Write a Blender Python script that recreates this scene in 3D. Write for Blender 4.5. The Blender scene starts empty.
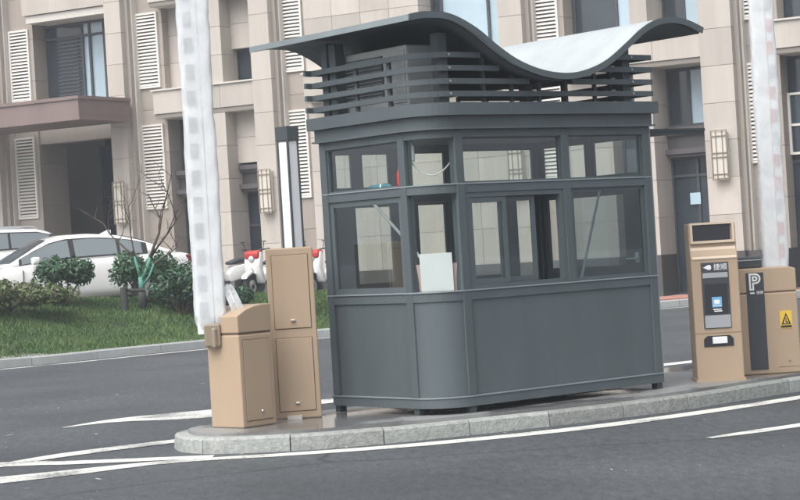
import bpy, bmesh, math, random
import numpy as np
from mathutils import Matrix, Vector

random.seed(7)
rng = np.random.default_rng(11)
S = bpy.context.scene
C = S.collection
R = math.radians

# ------------------------------------------------------------------ camera
EYE = 1.4886
PITCH, ROLL = -0.001, 0.0601
cam = bpy.data.cameras.new('camera')
cam.sensor_width = 36.0
cam.lens = 36.0 * 2000 / 800
cam.clip_start, cam.clip_end = 0.1, 2000
camo = bpy.data.objects.new('camera', cam)
C.objects.link(camo)
ex = Vector((1, 0, 0)); eu = Vector((0, -math.sin(PITCH), math.cos(PITCH))); fw = Vector((0, math.cos(PITCH), math.sin(PITCH)))
rt = math.cos(ROLL) * ex - math.sin(ROLL) * eu
up = math.sin(ROLL) * ex + math.cos(ROLL) * eu
camo.matrix_world = Matrix(((rt.x, up.x, -fw.x, 0), (rt.y, up.y, -fw.y, 0), (rt.z, up.z, -fw.z, EYE), (0, 0, 0, 1)))
S.camera = camo

# ------------------------------------------------------------------ sky and sun (overcast day)
SUN_DIR = Vector((0.42, 0.55, -0.95)).normalized()          # the way the light travels
w = bpy.data.worlds.new('World'); S.world = w; w.use_nodes = True
nt = w.node_tree; nt.nodes.clear()
sky = nt.nodes.new('ShaderNodeTexSky'); sky.sky_type = 'NISHITA'; sky.sun_disc = False
sky.sun_elevation = math.asin(-SUN_DIR.z)
sky.sun_rotation = math.atan2(-SUN_DIR.x, -SUN_DIR.y)
sky.air_density = 1.0; sky.dust_density = 5.0; sky.ozone_density = 1.0
hs = nt.nodes.new('ShaderNodeHueSaturation'); hs.inputs['Saturation'].default_value = 0.22
bg = nt.nodes.new('ShaderNodeBackground'); bg.inputs['Strength'].default_value = 0.13
wo = nt.nodes.new('ShaderNodeOutputWorld')
nt.links.new(sky.outputs[0], hs.inputs['Color']); nt.links.new(hs.outputs[0], bg.inputs[0]); nt.links.new(bg.outputs[0], wo.inputs[0])
sl = bpy.data.lights.new('sun', 'SUN'); sl.energy = 1.1; sl.angle = R(60); sl.color = (1, 0.985, 0.95)
so = bpy.data.objects.new('sun', sl); C.objects.link(so)
so.rotation_euler = SUN_DIR.to_track_quat('-Z', 'Y').to_euler()
S.view_settings.view_transform = 'Standard'; S.view_settings.look = 'None'
S.view_settings.gamma = 1.0; S.view_settings.use_curve_mapping = False
S.view_settings.exposure = 0.82

# ------------------------------------------------------------------ materials
MATS = {}
def mat(name, col, rough=0.6, metal=0.0, var=0.0, vscale=4.0, bump=0.0, bscale=60.0, spec=0.5, streak=False, dirt=0.0, coat=0.0):
    m = bpy.data.materials.new(name); m.use_nodes = True
    t = m.node_tree; b = t.nodes['Principled BSDF']
    b.inputs['Base Color'].default_value = (*col, 1); b.inputs['Roughness'].default_value = rough
    b.inputs['Metallic'].default_value = metal; b.inputs['Specular IOR Level'].default_value = spec
    b.inputs['Coat Weight'].default_value = coat; b.inputs['Coat Roughness'].default_value = 0.08
    tc = t.nodes.new('ShaderNodeTexCoord')
    src = tc.outputs['Object']
    if var > 0:
        oi = t.nodes.new('ShaderNodeObjectInfo')
        add = t.nodes.new('ShaderNodeVectorMath'); add.operation = 'ADD'
        sc = t.nodes.new('ShaderNodeVectorMath'); sc.operation = 'SCALE'; sc.inputs['Scale'].default_value = 37.0
        cmb = t.nodes.new('ShaderNodeCombineXYZ')
        for k in range(3): t.links.new(oi.outputs['Random'], cmb.inputs[k])
        t.links.new(cmb.outputs[0], sc.inputs[0]); t.links.new(src, add.inputs[0]); t.links.new(sc.outputs[0], add.inputs[1])
        mp = t.nodes.new('ShaderNodeMapping')
        if streak: mp.inputs['Scale'].default_value = (1, 1, 0.12)
        t.links.new(add.outputs[0], mp.inputs[0])
        n = t.nodes.new('ShaderNodeTexNoise'); n.inputs['Scale'].default_value = vscale; n.inputs['Detail'].default_value = 6
        n.inputs['Roughness'].default_value = 0.65
        t.links.new(mp.outputs[0], n.inputs['Vector'])
        mr = t.nodes.new('ShaderNodeMapRange'); mr.inputs[1].default_value = 0.25; mr.inputs[2].default_value = 0.75
        mr.inputs[3].default_value = 1 - var; mr.inputs[4].default_value = 1 + var
        t.links.new(n.outputs['Fac'], mr.inputs[0])
        # each piece its own slight tone
        mr2 = t.nodes.new('ShaderNodeMapRange'); mr2.inputs[3].default_value = 1 - var * 0.5; mr2.inputs[4].default_value = 1 + var * 0.5
        t.links.new(oi.outputs['Random'], mr2.inputs[0])
        mu = t.nodes.new('ShaderNodeMath'); mu.operation = 'MULTIPLY'
        t.links.new(mr.outputs[0], mu.inputs[0]); t.links.new(mr2.outputs[0], mu.inputs[1])
        vm = t.nodes.new('ShaderNodeVectorMath'); vm.operation = 'SCALE'; vm.inputs[0].default_value = col
        t.links.new(mu.outputs[0], vm.inputs['Scale']); t.links.new(vm.outputs[0], b.inputs['Base Color'])
        rr = t.nodes.new('ShaderNodeMapRange'); rr.inputs[3].default_value = max(rough - 0.1, 0.02); rr.inputs[4].default_value = min(rough + 0.1, 1)
        t.links.new(n.outputs['Fac'], rr.inputs[0]); t.links.new(rr.outputs[0], b.inputs['Roughness'])
    if bump > 0:
        n2 = t.nodes.new('ShaderNodeTexNoise'); n2.inputs['Scale'].default_value = bscale; n2.inputs['Detail'].default_value = 4
        t.links.new(src, n2.inputs['Vector'])
        bp = t.nodes.new('ShaderNodeBump'); bp.inputs['Strength'].default_value = bump; bp.inputs['Distance'].default_value = 0.02
        t.links.new(n2.outputs['Fac'], bp.inputs['Height']); t.links.new(bp.outputs[0], b.inputs['Normal'])
    MATS[name] = m
    return m

def glass_mat(name, tint, gloss, rough=0.02, gmax=0.55):
    m = bpy.data.materials.new(name); m.use_nodes = True
    t = m.node_tree; t.nodes.clear()
    o = t.nodes.new('ShaderNodeOutputMaterial'); mx = t.nodes.new('ShaderNodeMixShader')
    tr = t.nodes.new('ShaderNodeBsdfTransparent'); tr.inputs[0].default_value = (*tint, 1)
    gl = t.nodes.new('ShaderNodeBsdfGlossy'); gl.inputs['Roughness'].default_value = rough; gl.inputs[0].default_value = (0.9, 0.95, 1, 1)
    lw = t.nodes.new('ShaderNodeLayerWeight'); lw.inputs[0].default_value = 0.25
    mr = t.nodes.new('ShaderNodeMapRange'); mr.inputs[3].default_value = gloss; mr.inputs[4].default_value = gmax
    n = t.nodes.new('ShaderNodeTexNoise'); n.inputs['Scale'].default_value = 1.2
    bp = t.nodes.new('ShaderNodeBump'); bp.inputs['Strength'].default_value = 0.03
    t.links.new(n.outputs[0], bp.inputs['Height']); t.links.new(bp.outputs[0], gl.inputs['Normal'])
    t.links.new(lw.outputs['Facing'], mr.inputs[0]); t.links.new(mr.outputs[0], mx.inputs[0])
    t.links.new(tr.outputs[0], mx.inputs[1]); t.links.new(gl.outputs[0], mx.inputs[2]); t.links.new(mx.outputs[0], o.inputs[0])
    MATS[name] = m
    return m

M = MATS
mat('stone', (0.465, 0.425, 0.385), 0.75, var=0.15, vscale=1.3, bump=0.15, bscale=40, streak=True)
mat('stone_warm', (0.345, 0.305, 0.27), 0.75, var=0.10, vscale=1.3, bump=0.15, bscale=40, streak=True)
mat('stone_core', (0.25, 0.225, 0.20), 0.9)
mat('trim_stone', (0.56, 0.53, 0.49), 0.6, var=0.06)
mat('red_stone', (0.20, 0.148, 0.14), 0.55, var=0.14, vscale=2.0, streak=True)
mat('plinth', (0.075, 0.07, 0.072), 0.4, var=0.15)
mat('ledge', (0.10, 0.09, 0.095), 0.5, var=0.1)
mat('louver', (0.74, 0.71, 0.66), 0.5, var=0.05)
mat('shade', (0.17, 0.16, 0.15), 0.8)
mat('dark_frame', (0.055, 0.065, 0.075), 0.45)
mat('dark_glass', (0.036, 0.050, 0.064), 0.08, var=0.3, vscale=0.8, spec=0.8)
mat('sky_tint_glass', (0.40, 0.52, 0.60), 0.1, var=0.12, vscale=0.7, spec=0.9)  # bright sky reflection painted into the pane colour
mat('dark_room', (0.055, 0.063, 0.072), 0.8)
mat('bronze', (0.30, 0.25, 0.19), 0.45, 0.3)
mat('lamp_opal', (0.60, 0.565, 0.51), 0.4)
mat('booth', (0.087, 0.107, 0.117), 0.52, 0.0, spec=0.4, var=0.13, vscale=2.4, bump=0.02, bscale=200, streak=True)
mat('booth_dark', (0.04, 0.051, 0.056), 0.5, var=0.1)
mat('booth_edge', (0.24, 0.28, 0.295), 0.4, var=0.1)
mat('roof_sheet', (0.52, 0.565, 0.57), 0.25, 0.3, var=0.12, vscale=1.5)
mat('booth_in', (0.22, 0.23, 0.23), 0.7, var=0.08)
mat('ac_case', (0.50, 0.53, 0.53), 0.55, var=0.08, vscale=3)
mat('ac_dark', (0.08, 0.09, 0.095), 0.6)
mat('beige', (0.40, 0.30, 0.21), 0.5, var=0.05, vscale=2.0, bump=0.03, bscale=300, streak=True)
mat('beige_light', (0.60, 0.49, 0.38), 0.5, var=0.04)
mat('beige_gap', (0.16, 0.105, 0.07), 0.7)
mat('chrome', (0.75, 0.75, 0.75), 0.2, 1.0)
mat('black', (0.022, 0.024, 0.03), 0.35)
mat('charcoal', (0.045, 0.05, 0.06), 0.4)
mat('silver', (0.42, 0.44, 0.46), 0.35, 0.4)
mat('white', (0.78, 0.79, 0.80), 0.5, var=0.03)
mat('pink', (0.66, 0.45, 0.43), 0.6)
mat('red', (0.45, 0.04, 0.035), 0.45)
mat('teal', (0.05, 0.20, 0.24), 0.4)
mat('yellow', (0.72, 0.48, 0.06), 0.5)
mat('bin_blue', (0.16, 0.42, 0.66), 0.4)
mat('paper_blue', (0.45, 0.62, 0.72), 0.6)
mat('car_white', (0.80, 0.80, 0.79), 0.25, var=0.02, coat=0.8)
mat('car_glass', (0.15, 0.18, 0.19), 0.05, spec=1.0, coat=1.0)
mat('car_black', (0.02, 0.02, 0.022), 0.4)
mat('rubber', (0.025, 0.025, 0.027), 0.8)
mat('rim', (0.5, 0.51, 0.52), 0.3, 0.8)
mat('tail_red', (0.16, 0.02, 0.02), 0.15, coat=1.0)
mat('head_lamp', (0.6, 0.63, 0.65), 0.1, coat=1.0)
mat('bark', (0.10, 0.072, 0.055), 0.9, var=0.25, vscale=20, bump=0.5, bscale=60)
mat('bark_green', (0.09, 0.26, 0.205), 0.8, var=0.2, vscale=15, bump=0.4, bscale=60)
mat('timber', (0.055, 0.06, 0.055), 0.9, var=0.2, vscale=15)
mat('kerb', (0.29, 0.305, 0.29), 0.7, var=0.34, vscale=22, bump=0.4, bscale=50)
mat('kerb_far', (0.36, 0.37, 0.37), 0.75, var=0.12, vscale=6, bump=0.3, bscale=50)
mat('soil', (0.05, 0.055, 0.03), 0.95, var=0.3, vscale=3)
mat('red_pave', (0.42, 0.20, 0.16), 0.8, var=0.15, vscale=5)
mat('ground', (0.27, 0.26, 0.25), 0.8, var=0.12, vscale=2)
glass_mat('glass', (0.80, 0.85, 0.83), 0.10)
glass_mat('glass_clear', (0.93, 0.95, 0.94), 0.02, gmax=0.12)
glass_mat('glass_grey', (0.42, 0.49, 0.49), 0.14)

def leaf_mat(name, cols, rough=0.55):
    m = bpy.data.materials.new(name); m.use_nodes = True
    t = m.node_tree; b = t.nodes['Principled BSDF']; b.inputs['Roughness'].default_value = rough
    at = t.nodes.new('ShaderNodeAttribute'); at.attribute_name = 'tone'
    cr = t.nodes.new('ShaderNodeValToRGB')
    for i, c in enumerate(cols):
        e = cr.color_ramp.elements[i] if i < 2 else cr.color_ramp.elements.new(0.5)
        e.position = i / (len(cols) - 1); e.color = (*c, 1)
    t.links.new(at.outputs['Fac'], cr.inputs[0]); t.links.new(cr.outputs[0], b.inputs['Base Color'])
    MATS[name] = m
leaf_mat('leaf_dark', [(0.018, 0.05, 0.028), (0.05, 0.12, 0.055), (0.09, 0.17, 0.08)])
leaf_mat('leaf_mixed', [(0.05, 0.075, 0.03), (0.11, 0.16, 0.055), (0.22, 0.15, 0.10)])
leaf_mat('grass_blade', [(0.042, 0.095, 0.027), (0.085, 0.165, 0.046), (0.15, 0.19, 0.07)], 0.7)

# asphalt and worn paint
def asphalt_nodes(t, tc):
    n1 = t.nodes.new('ShaderNodeTexNoise'); n1.inputs['Scale'].default_value = 45; n1.inputs['Detail'].default_value = 8; n1.inputs['Roughness'].default_value = 0.8
    n2 = t.nodes.new('ShaderNodeTexNoise'); n2.inputs['Scale'].default_value = 0.45; n2.inputs['Detail'].default_value = 5
    n3 = t.nodes.new('ShaderNodeTexVoronoi'); n3.inputs['Scale'].default_value = 7.0; n3.feature = 'F1'
    for n in (n1, n2, n3): t.links.new(tc.outputs['Object'], n.inputs['Vector'])
    return n1, n2, n3
m = bpy.data.materials.new('asphalt'); m.use_nodes = True; M['asphalt'] = m
t = m.node_tree; b = t.nodes['Principled BSDF']; tc = t.nodes.new('ShaderNodeTexCoord')
n1, n2, n3 = asphalt_nodes(t, tc)
r1 = t.nodes.new('ShaderNodeValToRGB'); r1.color_ramp.elements[0].position = 0.3; r1.color_ramp.elements[0].color = (0.024, 0.030, 0.034, 1)
r1.color_ramp.elements[1].position = 0.72; r1.color_ramp.elements[1].color = (0.108, 0.119, 0.127, 1)
mr = t.nodes.new('ShaderNodeMapRange'); mr.inputs[1].default_value = 0.3; mr.inputs[2].default_value = 0.7; mr.inputs[3].default_value = 0.70; mr.inputs[4].default_value = 1.25
vm = t.nodes.new('ShaderNodeVectorMath'); vm.operation = 'SCALE'
t.links.new(n1.outputs['Fac'], r1.inputs[0]); t.links.new(n2.outputs['Fac'], mr.inputs[0])
t.links.new(r1.outputs[0], vm.inputs[0]); t.links.new(mr.outputs[0], vm.inputs['Scale'])
n4 = t.nodes.new('ShaderNodeTexNoise'); n4.inputs['Scale'].default_value = 16; n4.inputs['Detail'].default_value = 6; n4.inputs['Roughness'].default_value = 0.75
mp4 = t.nodes.new('ShaderNodeMapping'); mp4.inputs['Rotation'].default_value = (0, 0, 0.5); mp4.inputs['Scale'].default_value = (1.0, 0.3, 1.0)
t.links.new(tc.outputs['Object'], mp4.inputs[0]); t.links.new(mp4.outputs[0], n4.inputs['Vector'])
mr4 = t.nodes.new('ShaderNodeMapRange'); mr4.inputs[1].default_value = 0.3; mr4.inputs[2].default_value = 0.7; mr4.inputs[3].default_value = 0.65; mr4.inputs[4].default_value = 1.38
t.links.new(n4.outputs['Fac'], mr4.inputs[0])
mm4 = t.nodes.new('ShaderNodeMath'); mm4.operation = 'MULTIPLY'; t.links.new(mr.outputs[0], mm4.inputs[0]); t.links.new(mr4.outputs[0], mm4.inputs[1]); t.links.new(mm4.outputs[0], vm.inputs['Scale'])
# fine cracks: narrow band of a distorted cell border
ck = t.nodes.new('ShaderNodeTexVoronoi'); ck.feature = 'DISTANCE_TO_EDGE'; ck.inputs['Scale'].default_value = 0.16
nz = t.nodes.new('ShaderNodeTexNoise'); nz.inputs['Scale'].default_value = 1.4; nz.inputs['Detail'].default_value = 5
mxv = t.nodes.new('ShaderNodeMix'); mxv.data_type = 'VECTOR'; mxv.inputs[0].default_value = 0.25
t.links.new(tc.outputs['Object'], nz.inputs['Vector']); t.links.new(tc.outputs['Object'], mxv.inputs[4]); t.links.new(nz.outputs['Color'], mxv.inputs[5])
t.links.new(mxv.outputs[1], ck.inputs['Vector'])
cm = t.nodes.new('ShaderNodeMapRange'); cm.inputs[1].default_value = 0.0; cm.inputs[2].default_value = 0.004; cm.inputs[3].default_value = 0.45; cm.inputs[4].default_value = 1.0
vm2 = t.nodes.new('ShaderNodeVectorMath'); vm2.operation = 'SCALE'
t.links.new(ck.outputs['Distance'], cm.inputs[0]); t.links.new(vm.outputs[0], vm2.inputs[0]); t.links.new(cm.outputs[0], vm2.inputs['Scale'])
t.links.new(vm2.outputs[0], b.inputs['Base Color'])
rr = t.nodes.new('ShaderNodeMapRange'); rr.inputs[3].default_value = 0.55; rr.inputs[4].default_value = 0.8
t.links.new(n2.outputs['Fac'], rr.inputs[0]); t.links.new(rr.outputs[0], b.inputs['Roughness'])
bp = t.nodes.new('ShaderNodeBump'); bp.inputs['Strength'].default_value = 0.5; bp.inputs['Distance'].default_value = 0.01
t.links.new(n1.outputs['Fac'], bp.inputs['Height']); t.links.new(bp.outputs[0], b.inputs['Normal'])

m = bpy.data.materials.new('road_paint'); m.use_nodes = True; M['road_paint'] = m
t = m.node_tree; b = t.nodes['Principled BSDF']; tc = t.nodes.new('ShaderNodeTexCoord'); b.inputs['Roughness'].default_value = 0.6
n1, n2, n3 = asphalt_nodes(t, tc); n1.inputs['Scale'].default_value = 30; n2.inputs['Scale'].default_value = 1.5
ad = t.nodes.new('ShaderNodeMath'); ad.operation = 'ADD'
t.links.new(n1.outputs['Fac'], ad.inputs[0]); t.links.new(n2.outputs['Fac'], ad.inputs[1])
r1 = t.nodes.new('ShaderNodeValToRGB'); r1.color_ramp.elements[0].position = 0.40; r1.color_ramp.elements[0].color = (0.14, 0.145, 0.15, 1)
r1.color_ramp.elements[1].position = 0.50; r1.color_ramp.elements[1].color = (0.66, 0.655, 0.62, 1)
hf = t.nodes.new('ShaderNodeMath'); hf.operation = 'MULTIPLY'; hf.inputs[1].default_value = 0.5
t.links.new(ad.outputs[0], hf.inputs[0]); t.links.new(hf.outputs[0], r1.inputs[0]); t.links.new(r1.outputs[0], b.inputs['Base Color'])

# island top: damp stone slabs with darker wet patches
m = bpy.data.materials.new('island_paving'); m.use_nodes = True; M['island_paving'] = m
t = m.node_tree; b = t.nodes['Principled BSDF']; tc = t.nodes.new('ShaderNodeTexCoord')
n1, n2, n3 = asphalt_nodes(t, tc); n1.inputs['Scale'].default_value = 18; n2.inputs['Scale'].default_value = 1.1
r1 = t.nodes.new('ShaderNodeValToRGB'); r1.color_ramp.elements[0].color = (0.17, 0.175, 0.18, 1); r1.color_ramp.elements[1].color = (0.34, 0.34, 0.335, 1)
r2 = t.nodes.new('ShaderNodeValToRGB'); r2.color_ramp.elements[0].position = 0.44; r2.color_ramp.elements[0].color = (0.62, 0.62, 0.63, 1); r2.color_ramp.elements[1].position = 0.56
mu = t.nodes.new('ShaderNodeMix'); mu.data_type = 'RGBA'; mu.blend_type = 'MULTIPLY'; mu.inputs[0].default_value = 1
t.links.new(n1.outputs['Fac'], r1.inputs[0]); t.links.new(n2.outputs['Fac'], r2.inputs[0]); t.links.new(r1.outputs[0], mu.inputs[6]); t.links.new(r2.outputs[0], mu.inputs[7])
t.links.new(mu.outputs[2], b.inputs['Base Color'])
rr = t.nodes.new('ShaderNodeMapRange'); rr.inputs[1].default_value = 0.44; rr.inputs[2].default_value = 0.56; rr.inputs[3].default_value = 0.12; rr.inputs[4].default_value = 0.5
t.links.new(n2.outputs['Fac'], rr.inputs[0]); t.links.new(rr.outputs[0], b.inputs['Roughness'])

# crinkled packing film
m = bpy.data.materials.new('film'); m.use_nodes = True; M['film'] = m
t = m.node_tree; t.nodes.clear()
o = t.nodes.new('ShaderNodeOutputMaterial'); mx = t.nodes.new('ShaderNodeMixShader'); mx.inputs[0].default_value = 0.80
tr = t.nodes.new('ShaderNodeBsdfTransparent')
pb = t.nodes.new('ShaderNodeBsdfPrincipled'); pb.inputs['Base Color'].default_value = (0.80, 0.83, 0.85, 1); pb.inputs['Roughness'].default_value = 0.32
pb.inputs['Subsurface Weight'].default_value = 0.0
tc = t.nodes.new('ShaderNodeTexCoord'); mp = t.nodes.new('ShaderNodeMapping'); mp.inputs['Scale'].default_value = (1, 1, 0.45)
n = t.nodes.new('ShaderNodeTexNoise'); n.inputs['Scale'].default_value = 16; n.inputs['Detail'].default_value = 6; n.inputs['Distortion'].default_value = 1.2
mr = t.nodes.new('ShaderNodeMapRange'); mr.inputs[1].default_value = 0.3; mr.inputs[2].default_value = 0.7; mr.inputs[3].default_value = 0.57; mr.inputs[4].default_value = 0.64
bp = t.nodes.new('ShaderNodeBump'); bp.inputs['Strength'].default_value = 0.10; bp.inputs['Distance'].default_value = 0.03
t.links.new(tc.outputs['Object'], mp.inputs[0]); t.links.new(mp.outputs[0], n.inputs['Vector']); t.links.new(n.outputs['Fac'], mr.inputs[0]); t.links.new(mr.outputs[0], mx.inputs[0])
t.links.new(n.outputs['Fac'], bp.inputs['Height']); t.links.new(bp.outputs[0], pb.inputs['Normal'])
t.links.new(tr.outputs[0], mx.inputs[1]); t.links.new(pb.outputs[0], mx.inputs[2]); t.links.new(mx.outputs[0], o.inputs[0])

# ------------------------------------------------------------------ helpers
def link(name, me, material, parent=None, kind=None, smooth=False):
    o = bpy.data.objects.new(name, me); C.objects.link(o)
    if material and not me.materials: me.materials.append(M[material])
    if parent: o.parent = parent
    if kind: o['kind'] = kind
    if smooth:
        for p in me.polygons: p.use_smooth = True
    return o
def tag(o, label, cat, group=None):
    o['label'] = label; o['category'] = cat
    if group: o['group'] = group
    return o
def empty(name, label, cat, loc=(0, 0, 0), rz=0, group=None):
    o = bpy.data.objects.new(name, None); C.objects.link(o); o.location = loc; o.rotation_euler = (0, 0, rz)
    o.empty_display_size = 0.3
    return tag(o, label, cat, group)
class MB:
    def __init__(s): s.v = []; s.f = []
    def add(s, vs, fs):
        k = len(s.v); s.v += [tuple(v) for v in vs]; s.f += [tuple(i + k for i in f) for f in fs]; return s
    def box(s, x0, x1, y0, y1, z0, z1):
        return s.add([(x0, y0, z0), (x1, y0, z0), (x1, y1, z0), (x0, y1, z0), (x0, y0, z1), (x1, y0, z1), (x1, y1, z1), (x0, y1, z1)],
                     [(3, 2, 1, 0), (4, 5, 6, 7), (0, 1, 5, 4), (1, 2, 6, 5), (2, 3, 7, 6), (3, 0, 4, 7)])
    def prism(s, pts, z0, z1):                       # pts counter-clockwise
        n = len(pts)
        return s.add([(x, y, z0) for x, y in pts] + [(x, y, z1) for x, y in pts],
                     [tuple(range(n - 1, -1, -1)), tuple(range(n, 2 * n))] + [(i, (i + 1) % n, n + (i + 1) % n, n + i) for i in range(n)])
    def prism_y(s, pts, y0, y1):                     # pts in (x, z), extruded along y
        n = len(pts)
        return s.add([(x, y0, z) for x, z in pts] + [(x, y1, z) for x, z in pts],
                     [tuple(range(n)), tuple(range(2 * n - 1, n - 1, -1))] + [((i + 1) % n, i, n + i, n + (i + 1) % n) for i in range(n)])
    def tube(s, pts, rad, n=8):
        pts = [Vector(p) for p in pts]
        if not isinstance(rad, (list, tuple)): rad = [rad] * len(pts)
        rings = []
        k = len(s.v)
        for i, p in enumerate(pts):
            d = (pts[min(i + 1, len(pts) - 1)] - pts[max(i - 1, 0)]).normalized()
            a = d.orthogonal().normalized() if i == 0 else (a - d * a.dot(d)).normalized()
            b2 = d.cross(a)
            for j in range(n):
                th = 2 * math.pi * j / n
                s.v.append(tuple(p + (a * math.cos(th) + b2 * math.sin(th)) * rad[i]))
        for i in range(len(pts) - 1):
            for j in range(n):
                s.f.append((k + i * n + j, k + i * n + (j + 1) % n, k + (i + 1) * n + (j + 1) % n, k + (i + 1) * n + j))
        s.f.append(tuple(k + j for j in range(n - 1, -1, -1))); s.f.append(tuple(k + (len(pts) - 1) * n + j for j in range(n)))
        return s
    def mesh(s, name='mesh'):
        me = bpy.data.meshes.new(name); me.from_pydata(s.v, [], s.f); me.update(); return me
    def build(s, name, material, parent=None, kind=None, bevel=0.0, smooth=False):
        me = s.mesh(name)
        if bevel > 0:
            bm = bmesh.new(); bm.from_mesh(me)
            bmesh.ops.recalc_face_normals(bm, faces=bm.faces)
            es = [e for e in bm.edges if len(e.link_faces) == 2 and e.calc_face_angle(0) > 0.6]
            bmesh.ops.bevel(bm, geom=es, offset=bevel, segments=2, profile=0.5, affect='EDGES')
            bm.to_mesh(me); bm.free()
        return link(name, me, material, parent, kind, smooth)
def bx(name, material, parent, x0, x1, y0, y1, z0, z1, bevel=0.0):
    return MB().box(x0, x1, y0, y1, z0, z1).build(name, material, parent, bevel=bevel)
_cache = {}
def piece(name, material, parent, x0, x1, y0, y1, z0, z1):
    key = (material, round(x1 - x0, 3), round(y1 - y0, 3), round(z1 - z0, 3))
    if key not in _cache:
        a, b2, c = (x1 - x0) / 2, (y1 - y0) / 2, (z1 - z0) / 2
        _cache[key] = MB().box(-a, a, -b2, b2, -c, c).mesh(name)
    o = link(name, _cache[key], material, parent); o.location = ((x0 + x1) / 2, (y0 + y1) / 2, (z0 + z1) / 2)
    return o
def offset_path(pts, d, closed=False):               # offset to the left of the travel direction
    out = []; n = len(pts)
    for i in range(n):
        p = Vector(pts[i]).to_2d()
        a = Vector(pts[(i - 1) % n if closed else max(i - 1, 0)]).to_2d(); b2 = Vector(pts[(i + 1) % n if closed else min(i + 1, n - 1)]).to_2d()
        d1 = (p - a); d2 = (b2 - p)
        if d1.length < 1e-9: d1 = d2
        if d2.length < 1e-9: d2 = d1
        d1.normalize(); d2.normalize()
        n1 = Vector((-d1.y, d1.x)); n2 = Vector((-d2.y, d2.x)); nn = (n1 + n2)
        nn.normalize(); k = d / max(nn.dot(n1), 0.35)
        out.append((p.x + nn.x * k, p.y + nn.y * k))
    return out
def path_bar(mb, pts, t0, t1, z0, z1, closed=False):
    A = offset_path(pts, t0, closed); B = offset_path(pts, t1, closed); n = len(pts); k = len(mb.v)
    for q in range(n):
        mb.v += [(*A[q], z0), (*B[q], z0), (*B[q], z1), (*A[q], z1)]
    for q in range(n if closed else n - 1):
        i = k + 4 * q; j = k + 4 * ((q + 1) % n)
        for e in range(4): mb.f.append((i + e, i + (e + 1) % 4, j + (e + 1) % 4, j + e))
    if not closed:
        mb.f.append((k + 3, k + 2, k + 1, k)); e = k + 4 * (n - 1); mb.f.append((e, e + 1, e + 2, e + 3))
    return mb
def fix(o):
    bm = bmesh.new(); bm.from_mesh(o.data); bmesh.ops.recalc_face_normals(bm, faces=bm.faces); bm.to_mesh(o.data); bm.free(); return o
def copy_tree(o, parent=None):
    c = o.copy(); C.objects.link(c); c.parent = parent
    for ch in list(o.children): copy_tree(ch, c)
    return c
def quads_mesh(name, V, T, tone=None):                # V (n,k,3) faces of k corners each
    n, k, _ = V.shape
    me = bpy.data.meshes.new(name)
    me.vertices.add(n * k); me.vertices.foreach_set('co', V.reshape(-1).astype(np.float32))
    me.loops.add(n * k); me.loops.foreach_set('vertex_index', np.arange(n * k, dtype=np.int32))
    me.polygons.add(n); me.polygons.foreach_set('loop_start', np.arange(0, n * k, k, dtype=np.int32))
    me.update(calc_edges=True)
    if tone is not None:
        a = me.attributes.new('tone', 'FLOAT', 'FACE'); a.data.foreach_set('value', tone.astype(np.float32))
    return me
def text_mesh(body, size, depth=0.0015, bold=0.0):
    cu = bpy.data.curves.new('lettering', 'FONT'); cu.body = body; cu.size = size; cu.extrude = depth; cu.offset = bold
    cu.align_x = 'CENTER'; cu.align_y = 'CENTER'
    o = bpy.data.objects.new('lettering', cu); C.objects.link(o)
    dg = bpy.context.evaluated_depsgraph_get()
    me = bpy.data.meshes.new_from_object(o.evaluated_get(dg))
    bpy.data.objects.remove(o)
    return me

# ------------------------------------------------------------------ the setting
def smooth_path(pts, step):
    P = np.array(pts, float); out = []
    for i in range(len(P) - 1):
        p0, p1, p2, p3 = P[max(i - 1, 0)], P[i], P[i + 1], P[min(i + 2, len(P) - 1)]
        n = max(2, int(np.linalg.norm(p2 - p1) / step))
        for tt in np.arange(n) / n:
            out.append(tuple(0.5 * ((2 * p1) + (p2 - p0) * tt + (2 * p0 - 5 * p1 + 4 * p2 - p3) * tt ** 2 + (3 * p1 - p0 - 3 * p2 + p3) * tt ** 3)))
    out.append(tuple(P[-1])); return out

link('road', MB().add([(-180, -90, 0), (180, -90, 0), (180, 260, 0), (-180, 260, 0)], [(0, 1, 2, 3)]).mesh(), 'asphalt', kind='structure')

def stripe(name, tops, bots, z=0.004):
    n = len(tops)
    o = link(name, MB().add([(*p, z) for p in bots] + [(*p, z) for p in tops], [(i, i + 1, n + i + 1, n + i) for i in range(n - 1)]).mesh(), 'road_paint', kind='structure')
    return o
def sp(l): return smooth_path(l, 0.3)
def pair(name, a, b2, z=0.004):
    k = 60
    def res(l):
        l = np.array(smooth_path(l, 0.1)); d = np.r_[0, np.cumsum(np.linalg.norm(np.diff(l, axis=0), axis=1))]
        q = np.linspace(0, d[-1], k); return [(float(x), float(y)) for x, y in zip(np.interp(q, d, l[:, 0]), np.interp(q, d, l[:, 1]))]
    return stripe(name, res(a), res(b2), z)
pair('road_line', [(-6.5, 13.1), (-3.0, 14.52), (-1.89, 14.98), (-0.9, 15.02), (-0.04, 15.15), (0.76, 15.44), (1.53, 15.84), (2.39, 16.47), (3.38, 17.33), (8, 21.5)],
     [(-6.3, 12.5), (-2.9, 14.08), (-1.86, 14.76), (-0.9, 14.80), (-0.04, 14.90), (0.75, 15.17), (1.5, 15.53), (2.33, 16.13), (3.31, 16.98), (8, 21.2)])
pair('road_line', [(-6.5, 16.2), (-3.2, 15.62), (-2.7, 15.43), (-1.78, 15.24), (-1.5, 15.19)], [(-6.5, 15.8), (-3.14, 15.28), (-2.66, 15.15), (-1.75, 15.00), (-1.5, 14.97)], 0.0045)
pair('road_line', [(-3.3, 15.3), (-2.83, 16.05), (-1.95, 16.74)], [(-3.2, 15.14), (-2.74, 15.75), (-1.90, 16.44)], 0.0055)
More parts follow.
